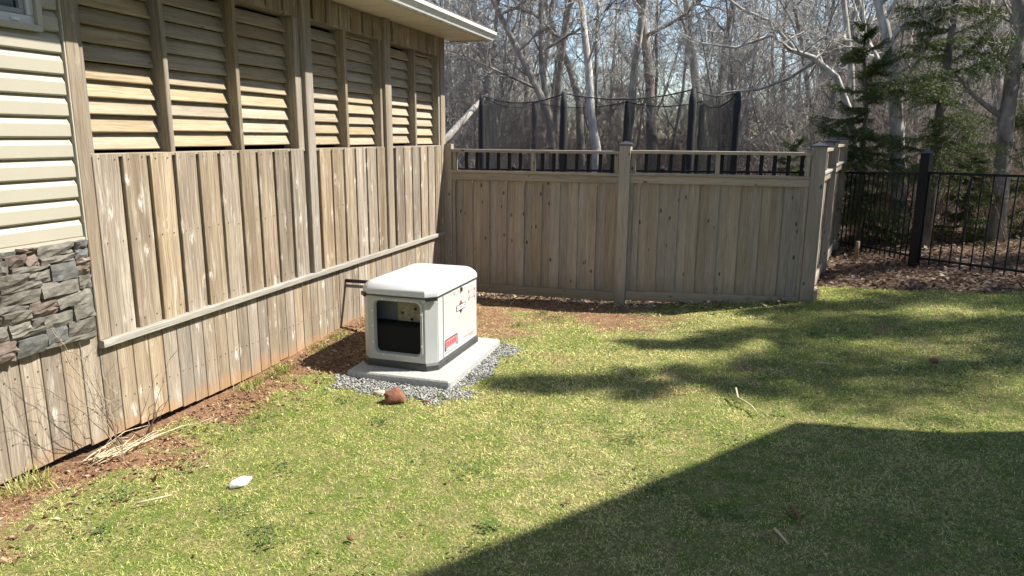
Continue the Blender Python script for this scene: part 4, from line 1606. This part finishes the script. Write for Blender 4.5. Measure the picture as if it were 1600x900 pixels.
# ---------------------------------------------------------------- spruces
def frond(rg, L):
    """one drooping bough: an axis, side twigs and needles. returns segments (twigs) and needle triangles"""
    n = 10
    t = np.linspace(0, 1, n + 1)
    bend = rg.normal(0, .10)
    ax = np.c_[t * L, bend * L * t ** 2 + rg.normal(0, .012, n + 1) * L, (-.30 + rg.normal(0, .12)) * L * t + .24 * L * t ** 2.4]
    seg = []
    tw0, tw1 = [], []
    for k in range(n):
        seg.append((*ax[k], *ax[k + 1], .011 * L * (1 - .8 * k / n), .011 * L * (1 - .8 * (k + 1) / n)))
        tw0.append(ax[k])
        tw1.append(ax[k + 1])
    for k in range(1, n + 1):
        for sgn in (-1, 1):
            for rep in range(3):
                b = ax[k] + (ax[k - 1] - ax[k]) * rg.uniform(0, 1)
                l = L * (.10 + .50 * math.sin(math.pi * (.12 + .82 * k / n))) * rg.uniform(.4, 1.15)
                a = sgn * rg.uniform(.6, 1.1)
                dv = np.array([math.cos(a), math.sin(a), rg.uniform(-.55, .10)])
                e1 = b + dv * l * .5
                dv2 = dv * .9 + np.array([.25, 0, rg.uniform(-.55, .1)])
                e2 = e1 + dv2 * l * .5
                for A, B in ((b, e1), (e1, e2)):
                    tw0.append(A)
                    tw1.append(B)
    return np.array(seg), np.array(tw0), np.array(tw1)


def spruce_meshes(seed, H, pts, first=.1, boughs=80, rmax=1.2, sparse=.0, need=82., nlen=.042):
    rg = np.random.default_rng(seed)
    pts = np.array([tuple(q) for q in pts], float)
    n = len(pts) - 1
    mb = MB()
    r0 = .016 * H
    mb.tube([Vector(q) for q in pts], [r0 * (1 - .9 * k / n) + .008 for k in range(n + 1)], 8)
    T0, T1, SG = [], [], []
    for j in range(boughs):
        u = first + (1 - first) * (j + rg.random()) / boughs
        if rg.random() < sparse:
            continue
        f = min(u, .999) * n
        k = int(f)
        base = pts[k] + (pts[k + 1] - pts[k]) * (f - k)
        L = max(.18, rmax * (1 - (u - first) / (1 - first)) ** .7 * rg.uniform(.35, 1.25))
        if u < .22:
            L *= .75
        sg, a, b = frond(rg, L)
        az = rg.uniform(0, 6.283)
        el = -.2 + .75 * u + rg.normal(0, .24)
        ce, se = math.cos(el), math.sin(el)
        ca, sa = math.cos(az), math.sin(az)
        Rm = np.array([[ca, -sa, 0], [sa, ca, 0], [0, 0, 1]]) @ np.array([[ce, 0, -se], [0, 1, 0], [se, 0, ce]])
        T0.append(a @ Rm.T + base)
        T1.append(b @ Rm.T + base)
        SG.append(np.c_[sg[:, :3] @ Rm.T + base, sg[:, 3:6] @ Rm.T + base, sg[:, 6:]])
    T0 = np.concatenate(T0)
    T1 = np.concatenate(T1)
    d = T1 - T0
    ln = np.linalg.norm(d, axis=1)
    cnt = np.maximum(2, (ln * need).astype(int))
    idx = np.repeat(np.arange(len(T0)), cnt)
    m = len(idx)
    t = rg.random((m, 1))
    p = T0[idx] + d[idx] * t
    dn = d[idx] / ln[idx][:, None]
    rv = rg.normal(0, 1, (m, 3))
    rv -= dn * (rv * dn).sum(1)[:, None]
    rv /= np.linalg.norm(rv, axis=1)[:, None]
    nd = dn * .75 + rv
    nd /= np.linalg.norm(nd, axis=1)[:, None]
    w = np.cross(nd, rg.normal(0, 1, (m, 3)))
    w /= np.linalg.norm(w, axis=1)[:, None]
    nl = nlen * rg.uniform(.7, 1.3, (m, 1))
    V = np.stack([p - w * nlen * .11, p + w * nlen * .11, p + nd * nl], 1).reshape(-1, 3)
    me = np_mesh('crown', V, np.arange(m * 3).reshape(-1, 3))
    g_ = fbm(p[:, 0] * 3 + p[:, 2] * 2, p[:, 1] * 3 - p[:, 2], 1.2, 3, 4)[:, None]
    cc = np.array([.035, .058, .018]) * (1 - g_) + np.array([.125, .155, .042]) * g_
    cc = cc * rg.uniform(.75, 1.3, (m, 1))
    set_tint(me, np.repeat(cc, 3, 0))
    return mb.mesh('trunk', True), segs_mesh('boughs', np.concatenate(SG), 4), me


def place_spruce(ms, loc, rot, sc, label):
    M = Matrix.Translation(loc) @ Matrix.Rotation(rot, 4, 'Z') @ Matrix.Scale(sc, 4)
    t = bpy.data.objects.new('spruce_tree', None)
    link(t, None, M)
    tag(t, label, 'tree', 'spruces at the edge of the wood')
    tr = obj('trunk', ms[0], MAT['bark_spruce'], t, M)
    obj('boughs', ms[1], MAT['bark_spruce'], tr, M)['kind'] = 'stuff'
    obj('crown', ms[2], MAT['needles'], t, M)['kind'] = 'stuff'


def straight(H, lean=(0, 0), n=8, seed=0):
    r_ = random.Random(seed)
    return [(lean[0] * k / n * H + r_.gauss(0, .03), lean[1] * k / n * H + r_.gauss(0, .03), -.15 + (H + .15) * k / n) for k in range(n + 1)]


sa = (5.35, 4.42, g1(5.35, 4.42))
place_spruce(spruce_meshes(1, 3.4, straight(3.35, (-.04, .05), 8, 1), .06, 135, 1.2, .38), sa, .4, 1., 'bushy dark spruce right behind the wooden corner posts')
sb = (6.05, 3.54, g1(6.05, 3.54))
place_spruce(spruce_meshes(2, 5.4, [(0, 0, -.2), (.08, .26, 1.2), (.12, .45, 1.95), (.17, .62, 2.7), (.22, .80, 3.35), (.26, .95, 4.1), (.30, 1.05, 5.2)], .14, 105, 1.25, .48), sb, 0, 1., 'lanky leaning spruce behind the tall black fence post')
sc_ = (8.05, 5.1, g1(8.05, 5.1))
place_spruce(spruce_meshes(3, 4.4, straight(4.4, (.02, .03), 8, 3), .05, 130, 1.3, .35), sc_, 1.3, 1., 'spruce at the right edge behind the forking trunk')
place_spruce(spruce_meshes(4, 1.5, straight(1.5, (.0, .0), 6, 5), .02, 40, .62, .05), (6.75, 4.4, g1(6.75, 4.4)), .3, 1., 'low young spruce between the lanky spruce and the forking trunk')
place_spruce(spruce_meshes(6, 1.6, straight(1.6, (.02, .0), 6, 6), .02, 34, .7, .05), (4.35, 6.4, g1(4.35, 6.4)), .9, 1., 'small spruce seen through the balusters of the second fence bay')
tall = spruce_meshes(9, 14., straight(14., (0, 0), 12, 9), .12, 220, 2.05, .34, need=13., nlen=.11)
for (x, y, s, lab) in ((13.2, .80, 1.0, 'tall spruce beside the neighbouring house, nearest to it'), (13.5, 2.05, .95, 'tall spruce second from the neighbouring house'), (14.0, 3.15, .90, 'tall spruce third from the neighbouring house'), (12.9, 4.45, .86, 'tall spruce furthest from the neighbouring house')):
    place_spruce(tall, (x, y, g1(x, y)), x * 3, s, lab)

# ---------------------------------------------------------------- far house beyond the wood
FH = Matrix.Translation((14.2, 33.5, g1(14.2, 30))) @ Matrix.Rotation(math.radians(17), 4, 'Z')
fh = bpy.data.objects.new('house', None)
link(fh, None, FH)
tag(fh, 'brown brick house with pale window bay and orange deck, half hidden far behind the spruces', 'house')


def fpart(mb, name, mat, parent=None):
    return obj(name, mb.mesh(name), MAT[mat], parent or fh, FH)


fpart(MB().box(-4.6, 6., 0, 7, -.3, 6.1), 'wall', 'brick_wall')
fpart(MB().prism([(-5.0, 5.95), (.7, 9.3), (6.4, 5.95), (6.4, 6.15), (.7, 9.55), (-5.0, 6.15)], 'y', -.5, 7.4), 'roof', 'shingle')
fpart(MB().prism([(-4.6, 6.1), (6., 6.1), (.7, 9.25)], 'y', .02, 6.9), 'gable', 'tan_wall')
bay = fpart(MB().box(-2.4, 2.2, -.9, -.02, .9, 5.6), 'bay', 'far_trim')
for k in range(3):
    for zz in (1.5, 3.7):
        w_ = fpart(MB().box(-2.2 + k * 1.48, -.95 + k * 1.48, -.95, -.905, zz, zz + 1.4), 'window', 'glass', bay)
for xx in (3.2, -4.2):
    w_ = fpart(MB().box(xx, xx + 1.3, -.06, -.005, 3.6, 5.0), 'window', 'far_trim')
    fpart(MB().box(xx + .12, xx + 1.18, -.085, -.062, 3.72, 4.88), 'window_pane', 'glass', w_)
dk = fpart(MB().box(-4.5, 6., -4., -.92, .75, .95), 'deck', 'cedar')
for k in range(8):
    fpart(MB().box(-4.5 + k * 1.48, -4.38 + k * 1.48, -4.0, -3.88, -.3, 1.95), 'deck_post', 'cedar', dk)
fpart(MB().box(-4.5, 6., -4.05, -4.0, 1.75, 1.9), 'deck_rail', 'cedar', dk)
fpart(MB().box(-4.5, 6., -4.05, -4.0, 1.25, 1.4), 'deck_rail', 'cedar', dk)
fpart(MB().box(-4.5, 6., -4.06, -4.01, .30, .62), 'deck_skirt', 'far_trim', dk)

# lumber stack and low garden wall short of the far house
lum = empty('timber_edging', (10.2, 17.4, g1(10.2, 17.4)))
tag(lum, 'orange timber garden edging on the slope below the far house', 'garden edging')
for k in range(3):
    for j in range(4):
        board('timber', (8.6 + j * 1.25, 17.0 + j * .38, g1(10, 17.4) + .07 + k * .13), (9.8 + j * 1.25, 17.36 + j * .38, g1(10, 17.4) + .07 + k * .13), (0, 0, 1), .115, .12, MAT['cedar'], lum)

# ---------------------------------------------------------------- neighbouring house to the right, whose shadow lies on the lawn
NH = Matrix.Translation((7.74, -2.42, g1(7.62, -2.0)))
nh = bpy.data.objects.new('house', None)
link(nh, None, NH)
tag(nh, 'steep gabled neighbouring house right of the lawn', 'house')


def npart(mb, name, mat, parent=None):
    return obj(name, mb.mesh(name), MAT[mat], parent or nh, NH)


EH = 4.78
RH = EH + 4.9
npart(MB().box(0, 8, -8.1, -.0, -.4, EH), 'wall', 'tan_wall')
npart(MB().prism([(-8.1, EH), (0, EH), (-4.05, RH)], 'x', .0, 8), 'gable', 'tan_wall')
npart(MB().prism([(.22, EH - .26), (-4.05, RH), (-4.05, RH + .2), (.34, EH - .18)], 'x', -.05, 8.3), 'roof', 'shingle')
npart(MB().prism([(-8.32, EH - .26), (-4.05, RH), (-4.05, RH + .2), (-8.44, EH - .18)], 'x', -.05, 8.3), 'roof', 'shingle')
for yy, zz in ((-2.6, 1.1), (-6.3, 1.1), (-4.5, 3.9)):
    w_ = npart(MB().box(-.05, -.004, yy, yy + 1.0, zz, zz + 1.2), 'window', 'far_trim')
    npart(MB().box(-.06, -.052, yy + .08, yy + .92, zz + .08, zz + 1.12), 'window_pane', 'glass', w_)
npart(MB().box(-.03, .09, -.10, .03, -.4, EH - .2), 'corner_trim', 'far_trim')

# ---------------------------------------------------------------- lawn grass, straw, leaves
def in_view(x, y, m=60):
    dx, dy = x - 3.3435, y + 8.1485
    dep = dx * fwx + dy * fwy
    la = dx * rtx + dy * rty
    u = 800 + 1120 * la / np.maximum(dep, .1) * .985
    return (dep > 1.) & (u > -m - 120) & (u < 1600 + m + 380), dep


def blades(n, seed, box, dens, lr, wr, cols, flat=1.0, curl=.6):
    """n candidate blades; dens(x,y,depth)->keep probability; cols(x,y,rg)->(n,3)"""
    rg = np.random.default_rng(seed)
    x = rg.uniform(box[0], box[1], n)
    y = rg.uniform(box[2], box[3], n)
    v, dep = in_view(x, y)
    keep = v & (rg.random(n) < dens(x, y, dep))
    pad_ = (x > px0 - .05) & (x < px1 + .06) & (y > py0 - .06) & (y < py1 + .03)
    keep &= ~pad_ & (x > .02)
    x, y, dep = x[keep], y[keep], dep[keep]
    n = len(x)
    z = gz(x, y)
    near = (np.abs(x - 3) < 7)
    z = z + np.where(near, (fbm(x, y, 3., 3, 5) - .5) * .025, 0) - .004
    L = rg.uniform(*lr, n) * (.35 + .6 * fbm(x, y, 1.3, 3, 12) + .75 * fbm(x, y, 7., 3, 13))
    W = rg.uniform(*wr, n) * np.clip(dep / 4.5, .6, 2.2)
    az = rg.uniform(0, 2 * np.pi, n)
    el = np.clip(rg.normal(.62, .38, n) * flat, .03, 1.45)
    d = np.c_[np.cos(az) * np.cos(el), np.sin(az) * np.cos(el), np.sin(el)]
    s = np.c_[-np.sin(az), np.cos(az), np.zeros(n)]
    tw = rg.normal(0, .5, n)[:, None]
    s = s + np.c_[np.zeros(n), np.zeros(n), rg.normal(0, .35, n)]
    p = np.c_[x, y, z]
    mid = p + d * (L * .45)[:, None]
    d2 = d + np.c_[rg.normal(0, curl * .5, n), rg.normal(0, curl * .5, n), -np.abs(rg.normal(0, curl, n))]
    d2 /= np.linalg.norm(d2, axis=1)[:, None]
    tip = mid + d2 * (L * .5)[:, None]
    tip[:, 2] = np.maximum(tip[:, 2], z + .002)
    w = (s * W[:, None]) * .5
    V = np.stack([p, mid + w, mid - w, tip], 1).reshape(-1, 3)
    k = np.arange(n) * 4
    F = np.concatenate([np.c_[k, k + 1, k + 2], np.c_[k + 2, k + 1, k + 3]])
    me = np_mesh('grass', V, F)
    set_tint(me, np.repeat(cols(x, y, rg), 4, 0))
    return me, n


def lawn_dens(x, y, dep):
    s = soil_mask(x, y)
    w, _ = wood_floor(x, y)
    clump = np.clip(.0 + 1.7 * fbm(x, y, 15., 3, 17), .2, 1.)
    return np.clip((1 - s * .93) * (1 - w) * clump * np.clip(4.4 / dep, .38, 1.), 0, 1)


GREEN = np.array([(.25, .335, .048), (.325, .405, .072), (.16, .235, .046), (.42, .46, .11)])
STRAW = np.array([(.68, .61, .245), (.78, .72, .35), (.54, .455, .19), (.64, .62, .24)])


def lawn_cols(x, y, rg):
    n = len(x)
    g_ = fbm(x, y, 1.15, 4, 40) * .65 + fbm(x, y, 6., 3, 44) * .35
    s = soil_mask(x, y)
    pg = sstep(.36, .58, g_ - s * .25 + .02)
    isg = rg.random(n) < (.08 + .60 * pg)
    c = np.where(isg[:, None], GREEN[rg.integers(0, 4, n)], STRAW[rg.integers(0, 4, n)])
    c = c * (.86 + .5 * fbm(x, y, 3.1, 4, 71))[:, None]
    return c * rg.uniform(.65, 1.25, (n, 1))


me, nb = blades(1300000, 5, (0., 8.2, -7.0, .75), lawn_dens, (.013, .036), (.0024, .0044), lawn_cols, .85, .6)
lawn = obj('grass', me, MAT['blades'])
tag(lawn, 'short patchy spring grass, green mixed with straw', 'grass', kind='stuff')


# loose straw and thatch on the bare soil
def soil_dens(x, y, dep):
    s = soil_mask(x, y)
    w, _ = wood_floor(x, y)
    return np.clip(s * (1 - w) * (.42 + 1.0 * sstep(.4, .7, fbm(x, y, 5., 3, 51))), 0, 1)


def soil_cols(x, y, rg):
    n = len(x)
    C = np.array([(.48, .34, .17), (.38, .23, .115), (.32, .165, .08), (.58, .46, .27)])
    return C[rg.integers(0, 4, n)] * rg.uniform(.6, 1.2, (n, 1))


me, nb2 = blades(230000, 6, (0., 3.8, -6.6, .1), soil_dens, (.02, .06), (.0025, .0045), soil_cols, .25, .4)
o = obj('dry_thatch', me, MAT['blades'])
tag(o, 'dead straw scattered over the bare red soil', 'straw', kind='stuff')


# taller tufts at the foot of the wall
def tuft(name, x, y, n, h, label, seed, green=.75):
    rg = np.random.default_rng(seed)
    px = rg.normal(0, .045, n)
    py = rg.normal(0, .07, n)
    az = rg.uniform(0, 6.283, n)
    el = rg.uniform(.5, 1.4, n)
    L = rg.uniform(.4, 1., n) * h
    d = np.c_[np.cos(az) * np.cos(el), np.sin(az) * np.cos(el), np.sin(el)]
    s = np.c_[-np.sin(az), np.cos(az), np.zeros(n)] * .0022
    p = np.c_[np.maximum(px, -.05), py, np.full(n, -.01)]
    m = p + d * (L * .6)[:, None]
    t = m + (d * .8 + np.c_[np.zeros(n), np.zeros(n), -rg.uniform(.1, .8, n)]) * (L * .45)[:, None]
    V = np.stack([p - s, p + s, m + s * .8, m - s * .8, t], 1).reshape(-1, 3)
    k = np.arange(n) * 5
    F = np.concatenate([np.c_[k, k + 1, k + 2], np.c_[k, k + 2, k + 3], np.c_[k + 3, k + 2, k + 4]])
    me = np_mesh(name, V, F)
    c = np.where((rg.random(n) < green)[:, None], GREEN[rg.integers(0, 4, n)], STRAW[rg.integers(0, 4, n)])
    set_tint(me, np.repeat(c * .75, 5, 0))
    o = obj(name, me, MAT['blades'], None, Matrix.Translation((x, y, g1(x, y))))
    tag(o, label, 'grass tuft', 'grass tufts along the wall foot')


tuft('grass_tuft', .09, -3.95, 170, .11, 'green grass tuft at the wall, left of two tufts before the generator', 1)
tuft('grass_tuft', .10, -3.62, 190, .12, 'green grass tuft at the wall where the dark gap under the boards ends', 2)
tuft('grass_tuft', .10, -3.05, 130, .10, 'small grass tuft at the wall nearest to the generator shadow', 3)
tuft('grass_tuft', .10, -2.75, 110, .09, 'low grass tuft at the wall inside the generator shadow edge', 6)
tuft('grass_tuft', .09, -2.12, 120, .11, 'grass tuft at the wall beneath the two pipes', 4)
tuft('grass_tuft', .09, -5.72, 230, .15, 'straw and green grass tuft at the far left foot of the wall', 5, .4)


def leaves(n, seed, sampler, size, C, name, label, cat, lift=.02):
    rg = np.random.default_rng(seed)
    x, y = sampler(rg, n)
    n = len(x)
    a = rg.uniform(0, 6.283, n)
    L = rg.uniform(*size, n)
    u = np.c_[np.cos(a), np.sin(a), rg.normal(0, .35, n)] * L[:, None]
    v = np.c_[-np.sin(a), np.cos(a), rg.normal(0, .35, n)] * (L * rg.uniform(.4, .75, n))[:, None]
    up = np.c_[np.zeros(n), np.zeros(n), rg.uniform(.0, .5, n) * L]
    c = np.c_[x, y, gz(x, y) + rg.uniform(.004, lift, n)]
    V = np.stack([c - u, c - v * .9 + up, c + u, c + v * .9 + up, c], 1).reshape(-1, 3)
    k = np.arange(n) * 5
    F = np.concatenate([np.c_[k, k + 1, k + 4], np.c_[k + 1, k + 2, k + 4], np.c_[k + 2, k + 3, k + 4], np.c_[k + 3, k, k + 4]])
    me = np_mesh(name, V, F)
    C = np.array(C)
    set_tint(me, np.repeat(C[rg.integers(0, len(C), n)] * rg.uniform(.6, 1.25, (n, 1)), 5, 0))
    o = obj(name, me, MAT['litter'])
    tag(o, label, cat, kind='stuff')


def litter_xy(rg, n):
    dd = 6.8 + 15. * rg.random(n * 2) ** 1.6
    u = rg.uniform(700, 1900, n * 2)
    la = (u - 800) / 1120 * dd
    x, y = 3.34 + fwx * dd + rtx * la, -8.15 + fwy * dd + rty * la
    w, _ = wood_floor(x, y)
    ok = (rg.random(n * 2) < w) & (y > .15)
    return x[ok][:n], y[ok][:n]


leaves(24000, 3, litter_xy, (.018, .045), [(.17, .105, .07), (.25, .18, .13), (.10, .058, .036), (.33, .26, .20), (.13, .075, .045)], 'leaf_litter', 'brown and buff leaf litter covering the floor of the wood', 'leaf litter', .05)


def strewn_xy(rg, n):
    x = rg.uniform(.1, 7., n)
    y = rg.uniform(-6., .6, n)
    return x, y


leaves(420, 4, strewn_xy, (.008, .02), [(.24, .14, .08), (.36, .26, .17), (.12, .075, .045)], 'stray_leaves', 'stray dead leaf scraps dotted over the lawn', 'leaves', .03)


def fence_leaves(rg, n):
    x = rg.uniform(.2, 4., n)
    y = rg.normal(.25, .3, n)
    return x, y


leaves(1500, 8, fence_leaves, (.014, .036), [(.42, .32, .22), (.52, .42, .30), (.26, .16, .10)], 'fence_leaves', 'pale dead leaves drifted under the wooden fence', 'leaves', .05)

# low broad-leaved weeds and clover in patches
def weed_xy(rg, n):
    cx, cy = rg.uniform(.4, 7., 170), rg.uniform(-6.4, .3, 170)
    k = rg.integers(0, 170, n)
    sp_ = rg.uniform(.03, .11, 170)
    x, y = cx[k] + rg.normal(0, 1, n) * sp_[k], cy[k] + rg.normal(0, 1, n) * sp_[k]
    pd = (x > px0 - .1) & (x < px1 + .1) & (y > py0 - .1) & (y < py1 + .1)
    ok = ~pd & (x > .1) & (wood_floor(x, y)[0] < .2)
    return x[ok], y[ok]


leaves(9000, 14, weed_xy, (.006, .013), [(.10, .17, .045), (.14, .21, .05), (.075, .13, .04)], 'lawn_weeds', 'patches of small dark leaved weeds and clover in the lawn', 'weeds', .035)


def wall_leaf_xy(rg, n):
    x, y = rg.uniform(.04, .7, n), rg.uniform(-6.3, -1., n)
    pd = (x > px0 - .05) & (y > py0 - .05)
    return x[~pd], y[~pd]


leaves(900, 15, wall_leaf_xy, (.007, .022), [(.36, .26, .16), (.24, .14, .08), (.46, .37, .25), (.14, .08, .05)], 'soil_debris', 'dead leaf scraps and bark crumbs on the soil along the wall', 'leaves', .015)

# clods of red soil by the wall
def clod_xy(n):
    P = np.c_[RNG.uniform(.03, .6, n * 3), RNG.uniform(-6.2, -1.2, n * 3)]
    ok = RNG.random(n * 3) < soil_mask(P[:, 0], P[:, 1]) * .9
    pd = (P[:, 0] > px0 - .05) & (P[:, 1] > py0 - .05)
    return P[ok & ~pd][:n]


o = obj('soil_clods', pebbles(2200, clod_xy, (.003, .011), [(.22, .12, .07), (.16, .085, .05), (.30, .18, .11)], -.002), MAT['pebbles'])
tag(o, 'crumbs of red soil along the foot of the wall', 'soil', kind='stuff')

# ---------------------------------------------------------------- sticks, stems, bark on the ground
def stick(name, pts, r, mat, label, cat='stick', twigs=()):
    pts = [(x, y, g1(x, y) + h) for x, y, h in pts]
    o = MB()
    o.tube(pts, [r * (1 - .5 * k / (len(pts) - 1)) for k in range(len(pts))], 6)
    for tw in twigs:
        o.tube([(x, y, g1(x, y) + h) for x, y, h in tw], r * .5, 5)
    ob = o.build(name, mat, None, Matrix.Identity(4), True)
    tag(ob, label, cat)
    return ob


stick('stick', [(.72, -5.67, .03), (.77, -5.61, .035), (.82, -5.55, .04)], .006, MAT['dry_stem'], 'short straw coloured stick in the grass left of the white stone')
stick('stick', [(3.46, -3.06, .075), (3.475, -3.19, .05), (3.53, -3.26, .045), (3.565, -3.31, .04), (3.60, -3.44, .035)], .008, MAT['dry_stem'], 'crooked pale stick on the sunny lawn above the big shadow')
stick('stick', [(3.72, -4.70, .03), (3.74, -4.78, .035), (3.75, -4.84, .03)], .010, MAT['bark_chip'], 'reddish bark stick lying in the house shadow', 'stick')
stick('stick', [(3.63, -4.95, .03), (3.66, -5.02, .03), (3.68, -5.07, .03)], .007, MAT['dry_stem'], 'buff twig lying in the house shadow nearest the camera')
stick('stick', [(4.07, -2.20, .035), (4.14, -2.21, .035), (4.24, -2.22, .03)], .006, MAT['dry_stem'], 'thin pale twig on the lawn at the tree shadow')
tag(lump('bark_chip', (1.83, -5.60, g1(1.83, -5.6) + .028), (.022, .016, .010), MAT['bark_chip'], 2.2, sub=2), 'dark brown bark chip on the sunny grass at the bottom of the picture', 'bark chip')
tag(lump('bark_chip', (4.95, -2.0, g1(4.95, -2.) + .025), (.035, .025, .02), MAT['bark_chip'], 4.4, sub=2), 'brown clod on the lawn below the right tree shadow', 'bark chip')
tag(lump('bark_chip', (1.38, -3.74, g1(1.38, -3.74) + .014), (.035, .015, .010), MAT['bark_chip'], 6.1, sub=2), 'bark chip on the gravel right of the red rock', 'bark chip')

# bundle of dry stems at the wall
rd = random.Random(9)
mb = MB()
for k in range(13):
    y0 = -5.36 + rd.uniform(-.05, .06)
    L = rd.uniform(.2, .85)
    x0 = .12 + rd.uniform(-.05, .08)
    slope = rd.uniform(-.22, .16)
    n = 6
    pts = []
    for j in range(n + 1):
        u = j / n
        yy = y0 + L * u
        xx = max(.02, x0 + slope * L * u + .05 * math.sin(u * 3 + k) * rd.uniform(.3, 1))
        pts.append((xx, yy, g1(xx, yy) + .018 + .05 * rd.random() * u * (1.6 - u) + .01 * (k % 4)))
    mb.tube(pts, [rd.uniform(.002, .0045) * (1 - .5 * j / n) for j in range(n + 1)], 5)
ob = mb.build('dry_stems', MAT['dry_stem'], None, Matrix.Identity(4), True)
tag(ob, 'bundle of bleached dry plant stems lying along the foot of the wall', 'dry stems')

# dead shrub against the skirt boards
def shrub(name, base, tips, r, mat, label, seed, sub=5):
    rd = random.Random(seed)
    out = []
    b = Vector(base)
    for tp in tips:
        T = Vector(tp)
        n = 7
        pts = [b.lerp(T, k / n) + rvec(rd, .012) * (1 if k else 0) for k in range(n + 1)]
        for k in range(n):
            out.append((*pts[k], *pts[k + 1], r * (1 - .75 * k / n), r * (1 - .75 * (k + 1) / n)))
        for j in range(sub):
            k = rd.randrange(2, n)
            d_ = ((T - b).normalized() + rvec(rd, .55)).normalized()
            q = pts[k]
            l = rd.uniform(.06, .18)
            for i in range(3):
                d_ = (d_ + rvec(rd, .25)).normalized()
                q2 = q + d_ * l / 2
                q2.x = max(q2.x, .03)
                out.append((*q, *q2, r * .35, r * .22))
                q = q2
    ob = obj(name, segs_mesh(name, out, 4), mat)
    tag(ob, label, 'shrub')


shrub('dead_shrub', (.10, -5.12, g1(.1, -5.12)), [(.13, -5.48, .70), (.16, -5.30, .62), (.20, -5.60, .95), (.22, -5.42, .55), (.18, -5.65, .72), (.26, -5.5, .8)], .0030, MAT['brown_twig'], 'leafless shrub throwing thin shadows on the skirt boards below the stone', 3, 6)
shrub('dead_shrub', (.10, -4.95, g1(.1, -4.95)), [(.11, -4.80, .44), (.12, -4.93, .32), (.15, -4.86, .30)], .006, MAT['brown_twig'], 'broken brown stub with two prongs beside the dry stems', 5, 1)
shrub('dead_shrub', (.22, -5.25, g1(.2, -5.25)), [(.35, -5.55, .85), (.32, -5.35, .6), (.28, -5.62, .98)], .0028, MAT['dry_stem'], 'pale wiry dead stems leaning left in front of the leafless shrub', 8, 5)

# stump and red tag by the black fence
st = MB()
st.tube([(5.02, 2.52, g1(5.02, 2.52) - .05), (5.03, 2.53, g1(5., 2.5) + .12), (5.03, 2.52, g1(5., 2.5) + .27)], [.034, .028, .026], 9)
ob = st.build('stump', MAT['brown_twig'], None, Matrix.Identity(4), True)
tag(ob, 'short cut stump at the dark foot of the spruce beside the corner posts', 'stump')
